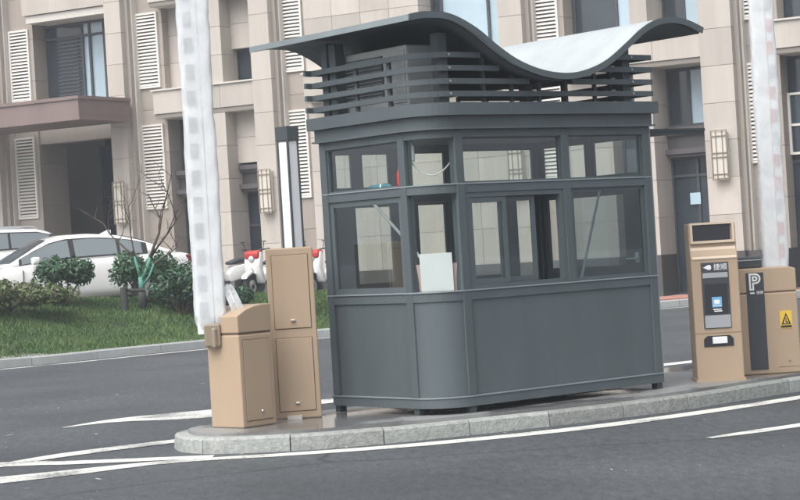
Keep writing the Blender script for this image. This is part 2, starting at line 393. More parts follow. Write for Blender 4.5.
pair('road_line', [(-3.25, 18.7), (-2.82, 19.40), (-1.99, 19.80), (-0.8, 20.3), (1.5, 21.6), (8, 26.5)], [(-3.24, 18.66), (-2.75, 18.98), (-1.89, 18.85), (-0.7, 19.8), (1.6, 21.3), (8.1, 26.2)])
pair('road_line', [(2.10, 14.30), (2.47, 14.62), (2.9, 14.93), (5.0, 16.6)], [(2.14, 14.24), (2.44, 14.40), (2.86, 14.68), (5.1, 16.35)])

# small pale flakes and grit scattered on the road
n = 170
gx = rng.uniform(-4, 5.5, n); gy = 12.5 + rng.uniform(0, 1, n) ** 1.4 * 12
sz = rng.uniform(0.006, 0.028, n) * (rng.uniform(0, 1, n) ** 1.5 + 0.25); an = rng.uniform(0, 6.28, n)
c_, s_ = np.cos(an) * sz, np.sin(an) * sz
Q = np.stack([np.stack([gx + a * c_ - b_ * s_ * 0.5, gy + a * s_ + b_ * c_ * 0.5, 0.006 + (a + 1) * sz * 0.15], 1) for a, b_ in ((-1, -1), (1, -0.6), (0.8, 1), (-0.7, 0.8))], 1)
gq = link('road_grit', quads_mesh('grit', Q, None), 'trim_stone', kind='stuff'); gq['label'] = 'small pale flakes and grit scattered over the asphalt'; gq['category'] = 'grit'
# traffic island with kerb stones
front = [(-1.90, 16.02), (-1.80, 15.62), (-1.58, 15.35), (-1.25, 15.22), (-0.70, 15.18), (-0.03, 15.36), (0.78, 15.74), (1.57, 16.18), (2.31, 16.68), (3.49, 17.82), (8, 22.1), (14, 27.6)]
back = [(14, 30.0), (8, 24.6), (4, 21.2), (2, 19.5), (0.5, 18.25), (-0.4, 17.45), (-1.0, 17.0), (-1.55, 16.55), (-1.82, 16.28), (-1.90, 16.02)]
fpath = smooth_path(front, 0.09); bpath = smooth_path(back, 0.3)
loop = fpath + bpath[1:-1]
inner = offset_path(loop, 0.12, True)
KT = 0.122
isl = link('traffic_island', MB().prism(inner, -0.02, 0.146).mesh(), 'island_paving', kind='structure')
def kerb_stones(path, width, z0, z1, length, parent, material, batter=0.012, closed=False):
    P = np.array(path + ([path[0]] if closed else [])); d = np.r_[0, np.cumsum(np.linalg.norm(np.diff(P, axis=0), axis=1))]
    n = int(d[-1] / length)
    for k in range(n):
        a, b2 = d[-1] * k / n + 0.005, d[-1] * (k + 1) / n - 0.005
        q = np.linspace(a, b2, 6)
        pts = list(zip(np.interp(q, d, P[:, 0]).tolist(), np.interp(q, d, P[:, 1]).tolist()))
        j = random.uniform(-0.004, 0.004); jo = random.uniform(-0.004, 0.004)
        A0 = offset_path(pts, jo); A1 = offset_path(pts, batter + jo); A2 = offset_path(pts, batter + 0.02 + jo); B = offset_path(pts, width)
        mb = MB()
        for i in range(6):
            mb.v += [(*A0[i], z0), (*A1[i], z1 - 0.02 + j), (*A2[i], z1 + j), (*B[i], z1 + j), (*B[i], z0)]
        for i in range(5):
            for e in range(5):
                mb.f.append((5 * i + e, 5 * (i + 1) + e, 5 * (i + 1) + (e + 1) % 5, 5 * i + (e + 1) % 5))
        mb.f.append((0, 1, 2, 3, 4)); mb.f.append((29, 28, 27, 26, 25))
        fix(mb.build('kerb_stone', material, parent))
kerb_stones(loop, 0.115, -0.03, KT, 0.72, isl, 'kerb', closed=True)

# far kerb, lawn bank and forecourt
fk = [(-22, 21.0), (-12, 27.0), (-6.28, 30.95), (-4.95, 32.2), (-3.5, 33.6), (-1.55, 35.2), (2, 37.4), (5.6, 39.6), (12, 43.5)]
fkp = smooth_path(fk, 0.5)
def fore_z(x): return 0.48 - 0.045 * max(min(x, 9), -12)
P = np.array(fkp)
def kd(x, y):                                         # signed distance behind the far kerb
    dd = np.hypot(P[:, 0] - x, P[:, 1] - y); i = int(dd.argmin()); i0, i1 = max(i - 1, 0), min(i + 1, len(P) - 1)
    tx, ty = P[i1] - P[i0]; L_ = math.hypot(tx, ty); return (-(ty) * (x - P[i, 0]) + tx * (y - P[i, 1])) / L_
# forecourt sheet
vs = []; nx = 60
prof = [(0.14, None), (3.0, None), (7.0, None), (40.0, None)]
mb = MB()
off = [offset_path(fkp, d) for d in (0.16, 2.5, 6.0, 60.0)]
for i in range(len(fkp)):
    x = fkp[i][0]
    for q, o_ in enumerate(off):
        zf = fore_z(x - (0, 1.4, 3.4, 6)[q])
        k = (0.0, 0.35, 1.0, 1.0)[q]
        mb.v.append((o_[i][0], o_[i][1], 0.125 * (1 - k) + zf * k - (0.06 if q == 1 else 0)))
for i in range(len(fkp) - 1):
    for q in range(3): mb.f.append((i * 4 + q, (i + 1) * 4 + q, (i + 1) * 4 + q + 1, i * 4 + q + 1))
fc = fix(link('forecourt', mb.mesh(), 'ground', kind='structure'))
kerb_stones(fkp, 0.15, -0.03, 0.14, 1.25, fc, 'kerb_far')
rp = [p for p in fkp if p[0] > 4.1]
path_bar(mb := MB(), rp, 0.16, 1.6, 0.05, 0.165); fix(mb.build('red_paving', 'red_pave', kind='structure'))
pair('road_line', offset_path(fkp, -0.30), offset_path(fkp, -0.46))

# lawn bank: from the kerb up to a crest, down to the forecourt
lp = [p for p in fkp if -21 < p[0] < 3.6]
ds = [0.15, 0.5, 1.0, 1.6, 2.2, 2.8, 3.4, 4.0, 4.6, 5.2, 5.8]
def lawn_z(x, d):
    top = 0.86 - 0.045 * max(min(x + 5, 9), -6)
    u = min(max((d - 0.15) / 4.0, 0), 1); s = u * u * (3 - 2 * u)
    z = 0.10 + (top - 0.10) * (0.6 * u + 0.4 * s)
    if d > 4.2: z -= (d - 4.2) * 0.14
    return z + 0.025 * math.sin(x * 2.3 + d) * math.sin(d * 1.7)
offs = [offset_path(lp, d) for d in ds]
mb = MB()
for i in range(len(lp)):
    endk = min(1, max(0, (3.6 - lp[i][0]) / 1.5))
    for q, d in enumerate(ds): mb.v.append((offs[q][i][0], offs[q][i][1], 0.10 + (lawn_z(offs[q][i][0], d) - 0.10) * (0.35 + 0.65 * endk)))
nd = len(ds)
for i in range(len(lp) - 1):
    for q in range(nd - 1): mb.f.append((i * nd + q, (i + 1) * nd + q, (i + 1) * nd + q + 1, i * nd + q + 1))
lawn = fix(link('lawn', mb.mesh(), 'soil', kind='structure', smooth=True))
def on_lawn(x, y): return lawn_z(x, max(kd(x, y), 0.15))

# grass blades on the seen stretch of the bank
n = 90000
idx = rng.uniform(0, len(lp) - 1.001, n)
LP = np.array(lp); OF = np.array(offs)                # (nd, np, 2)
sel = (LP[:, 0] > -9.5) & (LP[:, 0] < 1.2); rngI = np.where(sel)[0]
ii = rng.uniform(rngI[0], rngI[-1] - 0.001, n); dd = rng.uniform(0.16, 4.9, n)
i0 = ii.astype(int); fr = (ii - i0)[:, None]
qd = np.interp(dd, ds, np.arange(nd)); q0 = np.minimum(qd.astype(int), nd - 2); fq = (qd - q0)[:, None]
VZ = np.array(mb.v).reshape(len(lp), nd, 3)
base = (VZ[i0, q0] * (1 - fr) + VZ[i0 + 1, q0] * fr) * (1 - fq) + (VZ[i0, q0 + 1] * (1 - fr) + VZ[i0 + 1, q0 + 1] * fr) * fq
patch = 0.5 + 0.5 * np.sin(base[:, 0] * 3.1 + 1.3 * np.sin(base[:, 1] * 2.2)) * np.sin(base[:, 1] * 2.7 + base[:, 0])
hgt = rng.uniform(0.03, 0.075, n) * (0.7 + 0.7 * patch); an = rng.uniform(0, 2 * np.pi, n); ln = rng.normal(0, 0.35, (n, 2))
wd = np.stack([np.cos(an), np.sin(an), 0 * an], 1) * 0.011
tip = base + np.stack([ln[:, 0] * hgt, ln[:, 1] * hgt, hgt], 1)
G = np.stack([base - wd, base + wd, tip], 1)
tone = np.clip(0.25 + 0.45 * patch + rng.normal(0, 0.16, n), 0, 1)
g = link('grass', quads_mesh('grass', G, None, tone), 'grass_blade', kind='stuff'); g['label'] = 'short green grass covering the sloping bank'; g['category'] = 'grass'

# ------------------------------------------------------------------ building
BL = empty('apartment_building', 'beige stone building with white louvers, deep windows and wall lamps', 'building', (6.72, 42.0, 0), R(-30))
GAP = 0.0045
ZT = 9.6
def courses(s0, s1, y0, y1, z0, z1, h=0.62, material='stone', n=1, core=True):
    if core: CORE.box(s0 + 0.02, s1 - 0.02, y0 + 0.02, y1, z0, z1)
    k = max(1, round((z1 - z0) / h)); hh = (z1 - z0) / k
    wv = (s1 - s0) / n
    for i in range(k):
        for j in range(n):
            piece('stone_panel', material, BL, s0 + j * wv + (GAP if j else 0), s0 + (j + 1) * wv - (GAP if j < n - 1 else 0), y0, y1 - 0.01, z0 + i * hh + GAP, z0 + (i + 1) * hh - GAP)
CORE = MB()
cols = [(-20.35, -19.55), (-15.88, -15.38), (-11.55, -11.0), (-4.9, -4.32), (-0.2, 0.52), (4.3, 5.0)]
for a, b2 in cols:
    courses(a, b2, 0.0, 1.6, 1.0, ZT, 0.78)
    bx('plinth', 'plinth', BL, a - 0.03, b2 + 0.03, -0.04, 1.62, -0.6, 1.0)
    bx('corner_fin', 'stone_warm', BL, b2, b2 + 0.10, 0.17, 1.55, 1.0, ZT)
    bx('corner_fin', 'trim_stone', BL, b2 + 0.10, b2 + 0.14, 0.30, 1.55, 1.0, ZT)
    bx('plinth', 'plinth', BL, b2 + 0.035, b2 + 0.90, 0.12, 1.58, -0.6, 1.0)
# louver walls
def louver(s0, s1, z0, z1, y):
    f = 0.05
    L_ = MB().box(s0, s0 + f, y - 0.06, y - 0.003, z0, z1).box(s1 - f, s1, y - 0.06, y - 0.003, z0, z1).box(s0 + f, s1 - f, y - 0.06, y - 0.003, z0, z0 + f).box(s0 + f, s1 - f, y - 0.06, y - 0.003, z1 - f, z1)
    o = L_.build('louver', 'louver', BL)
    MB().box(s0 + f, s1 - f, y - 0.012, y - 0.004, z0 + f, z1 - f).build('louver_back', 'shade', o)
    sl_ = MB(); k = int((z1 - z0 - 2 * f) / 0.082)
    for i in range(k):
        z = z0 + f + (i + 0.15) * (z1 - z0 - 2 * f) / k
        sl_.add([(s0 + f, y - 0.055, z), (s1 - f, y - 0.055, z), (s1 - f, y - 0.022, z + 0.048), (s0 + f, y - 0.022, z + 0.048),
                 (s0 + f, y - 0.045, z - 0.004), (s1 - f, y - 0.045, z - 0.004), (s1 - f, y - 0.014, z + 0.04), (s0 + f, y - 0.014, z + 0.04)],
                [(0, 1, 2, 3), (7, 6, 5, 4), (0, 4, 5, 1), (2, 6, 7, 3)])
    s_ = sl_.build('slats', 'louver', o); s_['kind'] = 'stuff'
for (a, b2), l0, l1 in zip(cols, (-19.40, -15.28, -10.95, -4.25, 0.62, 5.1), (-18.74, -14.60, -10.35, -3.65, 1.24, 5.7)):
    courses(b2 + 0.14, l1 + 0.12, 0.5, 1.6, 1.0, ZT, 1.05, 'stone_warm')
    louver(l0, l1, 2.82, 4.93, 0.5)
    louver(l0, l1, 5.84, 7.72, 0.5)
# window bays ----------------------------------------------------------
def window(s0, s1, z0, z1, y, cols_=(0.5,), rows=(), panes=None, frame='dark_frame', fw_=0.06):
    xs = [s0] + [s0 + (s1 - s0) * c for c in cols_] + [s1]; zs = [z0] + [z0 + (z1 - z0) * r for r in rows] + [z1]
    F_ = MB()
    F_.box(s0, s1, y - 0.05, y + 0.05, z0, z0 + fw_).box(s0, s1, y - 0.05, y + 0.05, z1 - fw_, z1)
    for x in xs:
        a = min(max(x - fw_ / 2, s0), s1 - fw_); F_.box(a, a + fw_, y - 0.048, y + 0.048, z0 + fw_, z1 - fw_)
    for z in zs[1:-1]:
        for i in range(len(xs) - 1): F_.box(xs[i] + fw_ * (1 if i == 0 else 0.5), xs[i + 1] - fw_ * (1 if i == len(xs) - 2 else 0.5), y - 0.046, y + 0.046, z - fw_ / 2, z + fw_ / 2)
    o = F_.build('window', frame, BL)
    k = 0
    for j in range(len(zs) - 1):
        for i in range(len(xs) - 1):
            pm = panes[k % len(panes)] if panes else 'dark_glass'
            tl = random.uniform(-0.012, 0.012)
            MB().add([(xs[i] + 0.02, y + tl, zs[j] + 0.02), (xs[i + 1] - 0.02, y - tl, zs[j] + 0.02), (xs[i + 1] - 0.02, y - tl, zs[j + 1] - 0.02), (xs[i] + 0.02, y + tl, zs[j + 1] - 0.02)], [(0, 1, 2, 3)]).build('pane', pm, o)
            k += 1
    return o
def band(s0, s1, z0, z1, y0=0.06, n=3):
    CORE.box(s0 + 0.02, s1 - 0.02, y0 + 0.03, 1.5, z0 + 0.01, z1 - 0.01)
    wv = (s1 - s0) / n
    for j in range(n): piece('stone_panel', 'stone', BL, s0 + j * wv + GAP, s0 + (j + 1) * wv - GAP, y0, 1.2, z0 + 0.12, z1)
    bx('string_course', 'trim_stone', BL, s0 + 0.1, s1 - 0.002, y0 + 0.05, 1.0, z0, z0 + 0.105)
    bx('string_course', 'trim_stone', BL, s0 - 0.04, s1 - 0.002, y0 - 0.05, 1.0, z1, z1 + 0.04)
def ledges(s0, s1, y, z=3.62):
    for zz in (z, z - 0.47):
        MB().box(s0, s1, y - 0.28, y + 0.02, zz, zz + 0.11).box(s0, s1, y - 0.2, y + 0.02, zz - 0.07, zz).build('ledge', 'ledge', BL)
    bx('ledge_board', 'plinth', BL, s0, s1, y - 0.12, y + 0.03, z - 0.36, z - 0.07)
WY = 1.0
# bay left of column A: canopy, upper window, dark entrance
bx('lintel', 'stone', BL, -18.55, -15.88, 0.04, 1.5, 8.0, ZT)
MB().box(-18.48, -15.884, 0.10, 1.45, 7.80, 7.985).build('string_course', 'trim_stone', BL)
window(-18.75, -15.9, 5.7, 7.80, WY, (0.48, 0.565, 0.73), (0.83,), ['dark_glass', 'sky_tint_glass', 'sky_tint_glass', 'sky_tint_glass'])
lou = MB()
for i in range(17): lou.box(-18.2, -17.5, WY - 0.075, WY - 0.052, 5.85 + i * 0.095, 5.885 + i * 0.095)
lou.build('window_blind', 'dark_frame', BL)
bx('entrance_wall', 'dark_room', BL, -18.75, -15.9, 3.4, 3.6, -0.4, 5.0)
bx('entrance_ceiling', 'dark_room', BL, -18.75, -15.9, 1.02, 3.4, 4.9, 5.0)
bx('lintel', 'stone_warm', BL, -18.62, -15.88, 0.55, 1.0, 4.72, 5.69)
window(-18.6, -15.9, -0.2, 4.7, 3.0, (0.42,), (0.72,), ['dark_glass'])
MB().box(-22.5, -15.24, -2.0, 0.0, 5.10, 5.52).box(-22.5, -15.20, -2.04, -0.002, 5.52, 5.60).box(-22.5, -15.20, -2.04, -0.002, 5.02, 5.10).build('canopy', 'red_stone', BL)
# bay A-B
band(-14.56, -11.55, 5.02, 5.70)
band(-14.56, -11.55, 7.78, 8.5)
courses(-12.88, -12.46, 0.1, 1.5, 1.0, 5.02, 0.8); courses(-12.88, -12.46, 0.1, 1.5, 5.74, 7.78, 0.7)
bx('plinth', 'plinth', BL, -12.9, -12.44, 0.06, 1.5, -0.4, 1.0)
courses(-12.46, -11.55, 0.55, 1.3, 6.56, 7.78, 0.6); courses(-12.46, -11.55, 0.55, 1.3, 3.78, 5.02, 0.62)
window(-12.5, -11.5, 5.74, 6.56, 0.8, (0.55,), (), ['dark_glass'])
window(-12.5, -11.5, 1.0, 3.1, 0.9, (), (0.6,), ['dark_glass']); ledges(-12.46, -11.56, 0.8)
bx('plinth', 'plinth', BL, -12.44, -11.59, 0.5, 1.5, -0.4, 1.0)
courses(-14.48, -13.45, 0.75, 1.4, 5.74, 7.78, 0.7, n=1)
window(-13.45, -12.86, 5.74, 7.78, 0.9, (), (0.6,), ['dark_glass'])
window(-14.5, -12.86, 0.2, 5.02, 1.05, (0.35,), (0.72,), ['dark_glass']); ledges(-14.46, -12.9, 0.95)
# bay B-C
courses(-10.22, -7.1, 0.35, 1.3, 5.74, ZT, 0.62, n=4)
courses(-10.22, -4.9, 0.35, 1.3, 1.0, 5.02, 0.8, n=6)
bx('plinth', 'plinth', BL, -10.2, -4.94, 0.3, 1.5, -0.4, 1.0)
band(-10.15, -4.9, 5.02, 5.70, n=6)
window(-7.1, -4.86, 5.74, 8.6, WY, (0.12, 0.66), (), ['dark_glass', 'sky_tint_glass', 'sky_tint_glass'])
# bay C-D
courses(-1.78, -1.38, 0.08, 1.5, 1.0, 5.02, 0.8); courses(-1.78, -1.38, 0.08, 1.5, 5.74, ZT, 0.8)
bx('plinth', 'plinth', BL, -1.8, -1.36, 0.04, 1.5, -0.4, 1.0)
band(-3.5, -0.2, 5.02, 5.70)
window(-3.5, -1.76, 5.74, 8.6, WY, (0.60,), (), ['dark_glass', 'sky_tint_glass'])
courses(-3.52, -2.5, 0.45, 1.4, 1.0, 5.02, 0.8)
window(-2.5, -1.76, 0.3, 5.02, WY, (), (0.7,), ['dark_glass'])
bx('plinth', 'plinth', BL, -3.5, -2.5, 0.4, 1.45, -0.4, 1.0)
window(-1.40, -0.16, 5.74, 8.6, WY, (0.42,), (), ['dark_glass', 'sky_tint_glass'])
window(-1.40, -0.16, 3.74, 5.02, WY, (0.42,), (), ['dark_glass', 'sky_tint_glass'])
window(-1.40, -0.16, 0.1, 3.1, WY, (0.5,), (0.86,), ['dark_glass']); ledges(-1.38, -0.22, 0.95)
bx('notice', 'paper_blue', BL, -0.98, -0.74, WY - 0.062, WY - 0.054, 2.05, 2.3)
# bay right of D
band(1.36, 4.3, 5.02, 5.70)
window(1.30, 4.34, 5.74, 8.6, WY, (0.3, 0.65), (), ['dark_glass', 'dark_glass', 'sky_tint_glass'])
window(1.30, 4.34, 0.1, 5.02, WY, (0.33, 0.66), (0.55,), ['dark_glass'])
window(1.36, 2.3, 2.95, 4.25, WY - 0.12, (0.5,), (0.48,), ['dark_glass'], frame='louver', fw_=0.05)
window(5.8, 8.0, 0.1, 8.6, WY, (0.5,), (0.5,), ['dark_glass'])
window(-25, -20.3, 0.1, 8.6, WY, (0.5,), (0.5,), ['dark_glass'])
CORE.box(-26, -22, 1.2, 8, -0.6, ZT).box(-26, 9, 3.7, 8, -0.6, ZT).box(-26, 9, 1.6, 8, 8.6, ZT + 0.3)
CORE.build('wall_core', 'stone_core', BL)
# wall lamps on the columns
def sconce(s0, s1, z0, z1):
    mb = MB().box(s0, s1, -0.15, -0.002, z0 + 0.03, z1 - 0.03)
    o = mb.build('wall_lamp', 'lamp_opal', BL, bevel=0.02)
    b_ = MB()
    for x in (s0 - 0.015, s0 + 0.09, s1 - 0.09, s1 + 0.003): b_.box(x, x + 0.016, -0.17, -0.14, z0, z1)
    for z in (z0, z0 + 0.12, (z0 + z1) / 2 - 0.05, (z0 + z1) / 2 + 0.04, z1 - 0.13, z1 - 0.015): b_.box(s0 - 0.02, s1 + 0.022, -0.175, -0.145, z, z + 0.018)
    b_.build('lamp_grille', 'bronze', o)
for a, b2 in cols: sconce((a + b2) / 2 - 0.16, (a + b2) / 2 + 0.16, 2.50, 3.55)

# ------------------------------------------------------------------ guard booth
CX, CY, YAW = 0.2554, 15.7045, 0.6631
BO = empty('guard_booth', 'dark grey metal guard booth with rounded corner and wavy roof on kerbed island', 'guard booth', (CX, CY, 0.146), YAW)
LN, WD, RC = 2.45, 1.42, 0.30
Z = lambda z: z - 0.146
def fpt(off=0.0):
    p = [(RC + (RC + off) * math.cos(a), RC + (RC + off) * math.sin(a)) for a in np.linspace(math.pi, 1.5 * math.pi, 13)]
    return p + [(LN + off, -off), (LN + off, WD + off), (-off, WD + off)]
def ring(name, o0, o1, z0, z1, material='booth', parent=None):
    A, B = fpt(o0), fpt(o1); n = len(A); mb = MB()
    for q in range(n): mb.v += [(*A[q], Z(z0)), (*B[q], Z(z0)), (*B[q], Z(z1)), (*A[q], Z(z1))]
    for q in range(n):
        i, j = 4 * q, 4 * ((q + 1) % n)
        for e in range(4): mb.f.append((i + e, i + (e + 1) % 4, j + (e + 1) % 4, j + e))
    return fix(mb.build(name, material, parent or BO))
ring('base_rail', -0.06, 0.012, 0.20, 0.275)
ring('base_trim', -0.05, 0.02, 0.276, 0.286, 'booth_edge')
ring('sill_rail', -0.06, 0.006, 1.045, 1.115)
ring('sill_trim', -0.05, 0.016, 1.116, 1.126, 'booth_edge')
ring('transom_rail', -0.06, 0.004, 1.90, 1.965)
ring('transom_trim', -0.05, 0.012, 1.966, 1.976, 'booth_edge')
ring('head_rail', -0.06, 0.006, 2.34, 2.418)
ring('fascia', -0.06, 0.03, 2.42, 2.512)
ring('cornice', -0.06, 0.075, 2.514, 2.615)
ring('cornice_lip', -0.05, 0.05, 2.405, 2.419)
MB().prism(fpt(-0.062), Z(2.55), Z(2.60)).build('roof_deck', 'booth_dark', BO)
MB().prism(fpt(-0.062), Z(0.205), Z(0.25)).build('floor_plate', 'booth_dark', BO)
MB().prism(fpt(-0.063), Z(2.37), Z(2.40)).build('ceiling_panel', 'booth_in', BO)
def post(x0, x1, y0, y1, z0=0.287, z1=2.404): return bx('post', 'booth', BO, x0, x1, y0, y1, Z(z0), Z(z1), 0.006)
PW = 0.085
posts = [(-0.010, 0.075, WD - 0.075, WD + 0.010), (LN - 0.075, LN + 0.01, -0.010, 0.075), (LN - 0.075, LN + 0.01, WD - 0.075, WD + 0.01),
         (-0.010, 0.07, RC - 0.02, RC + 0.065), (RC - 0.02, RC + 0.065, -0.010, 0.07), (1.43, 1.515, -0.008, 0.068)]
for p in posts[:5]: post(*p)
post(*posts[5], z0=1.127)
for p in posts[:5]:
    bx('foot', 'booth_dark', BO, p[0] + 0.01, p[1] - 0.01, p[2] + 0.01, p[3] - 0.01, Z(0.146), Z(0.199))
bx('corner_strip', 'booth_edge', BO, LN + 0.012, LN + 0.03, 0.0, 0.09, Z(0.29), Z(2.40))
# lower panels
bx('lower_panel', 'booth', BO, 0.008, 0.03, RC + 0.066, WD - 0.076, Z(0.287), Z(1.044))
bx('lower_panel', 'booth', BO, RC + 0.066, LN - 0.076, 0.008, 0.03, Z(0.287), Z(1.044))
bx('lower_panel', 'booth', BO, 0.076, LN - 0.076, WD - 0.03, WD - 0.008, Z(0.287), Z(1.044))
bx('lower_panel', 'booth', BO, LN - 0.03, LN - 0.008, 0.076, WD - 0.076, Z(0.287), Z(1.044))
def arc_panel(name, material, rad0, rad1, z0, z1, a0=0.07, a1=None, parent=None):
    a1 = a1 if a1 is not None else a0
    A = np.linspace(math.pi + a0, 1.5 * math.pi - a1, 40); mb = MB()
    for a in A:
        c, s = math.cos(a), math.sin(a)
        mb.v += [(RC + rad0 * c, RC + rad0 * s, Z(z0)), (RC + rad1 * c, RC + rad1 * s, Z(z0)), (RC + rad1 * c, RC + rad1 * s, Z(z1)), (RC + rad0 * c, RC + rad0 * s, Z(z1))]
    for q in range(39):
        for e in range(4): mb.f.append((4 * q + e, 4 * q + (e + 1) % 4, 4 * q + 4 + (e + 1) % 4, 4 * q + 4 + e))
    mb.f += [(0, 1, 2, 3), (159, 158, 157, 156)]
    return fix(mb.build(name, material, parent or BO))
arc_panel('curved_panel', 'booth', RC - 0.028, RC - 0.006, 0.287, 1.044)
# windows: each a frame with its pane
def win_u(u0, u1, z0, z1, y, f=0.035, d=0.03, glass='glass', name='window', material='booth'):      # in a wall along u
    mb = MB().box(u0, u0 + f, y, y + d, Z(z0), Z(z1)).box(u1 - f, u1, y, y + d, Z(z0), Z(z1)).box(u0 + f, u1 - f, y + 0.001, y + d, Z(z0), Z(z0 + f)).box(u0 + f, u1 - f, y + 0.001, y + d, Z(z1 - f), Z(z1))
    o = mb.build(name, material, BO)
    MB().add([(u0 + f, y + d / 2, Z(z0 + f)), (u1 - f, y + d / 2, Z(z0 + f)), (u1 - f, y + d / 2, Z(z1 - f)), (u0 + f, y + d / 2, Z(z1 - f))], [(0, 1, 2, 3)]).build('pane', glass, o)
    return o
def win_v(v0, v1, z0, z1, x, f=0.035, d=0.03, glass='glass', name='window', material='booth'):
    mb = MB().box(x, x + d, v0, v0 + f, Z(z0), Z(z1)).box(x, x + d, v1 - f, v1, Z(z0), Z(z1)).box(x + 0.001, x + d, v0 + f, v1 - f, Z(z0), Z(z0 + f)).box(x + 0.001, x + d, v0 + f, v1 - f, Z(z1 - f), Z(z1))
    o = mb.build(name, material, BO)
    MB().add([(x + d / 2, v1 - f, Z(z0 + f)), (x + d / 2, v0 + f, Z(z0 + f)), (x + d / 2, v0 + f, Z(z1 - f)), (x + d / 2, v1 - f, Z(z1 - f))], [(0, 1, 2, 3)]).build('pane', glass, o)
    return o
win_v(RC + 0.066, WD - 0.076, 1.977, 2.339, 0.012, 0.012)
win_v(RC + 0.066, WD - 0.076, 1.127, 1.899, 0.010, 0.045)
arc_panel('curved_pane', 'glass_clear', RC - 0.020, RC - 0.016, 1.977, 2.339)
arc_panel('curved_pane', 'glass_clear', RC - 0.020, RC - 0.016, 1.127, 1.899)
win_u(RC + 0.066, 1.429, 1.977, 2.339, 0.012, 0.012)
win_u(1.516, LN - 0.076, 1.977, 2.339, 0.012, 0.012)
win_u(1.516, LN - 0.076, 1.127, 1.899, 0.012, 0.03, glass='glass_grey')
mb = MB().box(0.367, 1.428, 0.004, 0.06, Z(1.127), Z(1.16)).box(0.367, 1.428, 0.004, 0.06, Z(1.86), Z(1.899)).box(0.367, 0.40, 0.004, 0.06, Z(1.16), Z(1.86)).box(1.39, 1.428, 0.004, 0.06, Z(1.16), Z(1.86))
mb.build('sliding_window_frame', 'booth', BO)
win_u(0.40, 0.80, 1.162, 1.858, 0.010, 0.04, 0.02, name='sliding_sash')
win_u(0.74, 1.13, 1.164, 1.856, 0.034, 0.04, 0.02, name='sliding_sash')
# rear and end walls with their openings
def wall_u(v, openings, z0, z1, u0=0.076, u1=LN - 0.076):
    x = u0; mb = MB()
    for a, b2, c, d in openings:
        if a > x: mb.box(x, a, v, v + 0.03, Z(z0), Z(z1))
        if c > z0: mb.box(a, b2, v, v + 0.03, Z(z0), Z(c))
        if d < z1: mb.box(a, b2, v, v + 0.03, Z(d), Z(z1))
        x = b2
    if x < u1: mb.box(x, u1, v, v + 0.03, Z(z0), Z(z1))
    mb.build('rear_wall', 'booth', BO)
    for a, b2, c, d in openings: win_u(a + 0.001, b2 - 0.001, c + 0.001, d - 0.001, v + 0.004, 0.02, 0.022)
wall_u(WD - 0.045, [(0.10, 0.30, 2.0, 2.32), (0.38, 0.70, 2.0, 2.32), (0.90, 1.32, 2.0, 2.32), (1.48, 2.36, 2.0, 2.33)], 1.977, 2.339)
wall_u(WD - 0.045, [(0.28, 0.70, 1.18, 1.87), (0.96, 1.30, 1.18, 1.87), (1.56, 1.94, 1.18, 1.87), (2.10, 2.36, 1.15, 1.89)], 1.127, 1.899)
def wall_v(x, openings, z0, z1, v0=0.076, v1=WD - 0.076):
    y = v0; mb = MB()
    for a, b2, c, d in openings:
        if a > y: mb.box(x, x + 0.03, y, a, Z(z0), Z(z1))
        if c > z0: mb.box(x, x + 0.03, a, b2, Z(z0), Z(c))
        if d < z1: mb.box(x, x + 0.03, a, b2, Z(d), Z(z1))
        y = b2
    if y < v1: mb.box(x, x + 0.03, y, v1, Z(z0), Z(z1))
    mb.build('end_wall', 'booth', BO)
    for a, b2, c, d in openings: win_v(a + 0.001, b2 - 0.001, c + 0.001, d - 0.001, x + 0.004, 0.02, 0.022)
wall_v(LN - 0.045, [(0.09, 0.66, 2.0, 2.33), (0.74, 1.33, 2.0, 2.33)], 1.977, 2.339)
wall_v(LN - 0.045, [(0.28, 0.98, 1.2, 1.86), (1.08, 1.30, 1.2, 1.86)], 1.127, 1.899)
MB().box(LN + 0.004, LN + 0.95, 0.22, 1.3, Z(2.375), Z(2.40)).box(LN + 0.031, LN + 0.94, 0.225, 0.25, Z(2.345), Z(2.374)).build('door_hood', 'booth_dark', BO)
MB().box(LN - 0.085, LN - 0.06, 0.14, 0.27, Z(1.27), Z(1.285)).box(LN - 0.06, LN - 0.046, 0.14, 0.18, Z(1.24), Z(1.33)).build('door_handle', 'white', BO)
# desk inside
MB().box(RC + 0.1, LN - 0.3, 0.09, 0.55, Z(0.93), Z(0.97)).box(RC + 0.15, RC + 0.19, 0.12, 0.5, Z(0.25), Z(0.93)).box(LN - 0.4, LN - 0.36, 0.12, 0.5, Z(0.25), Z(0.93)).build('counter', 'booth_in', BO)

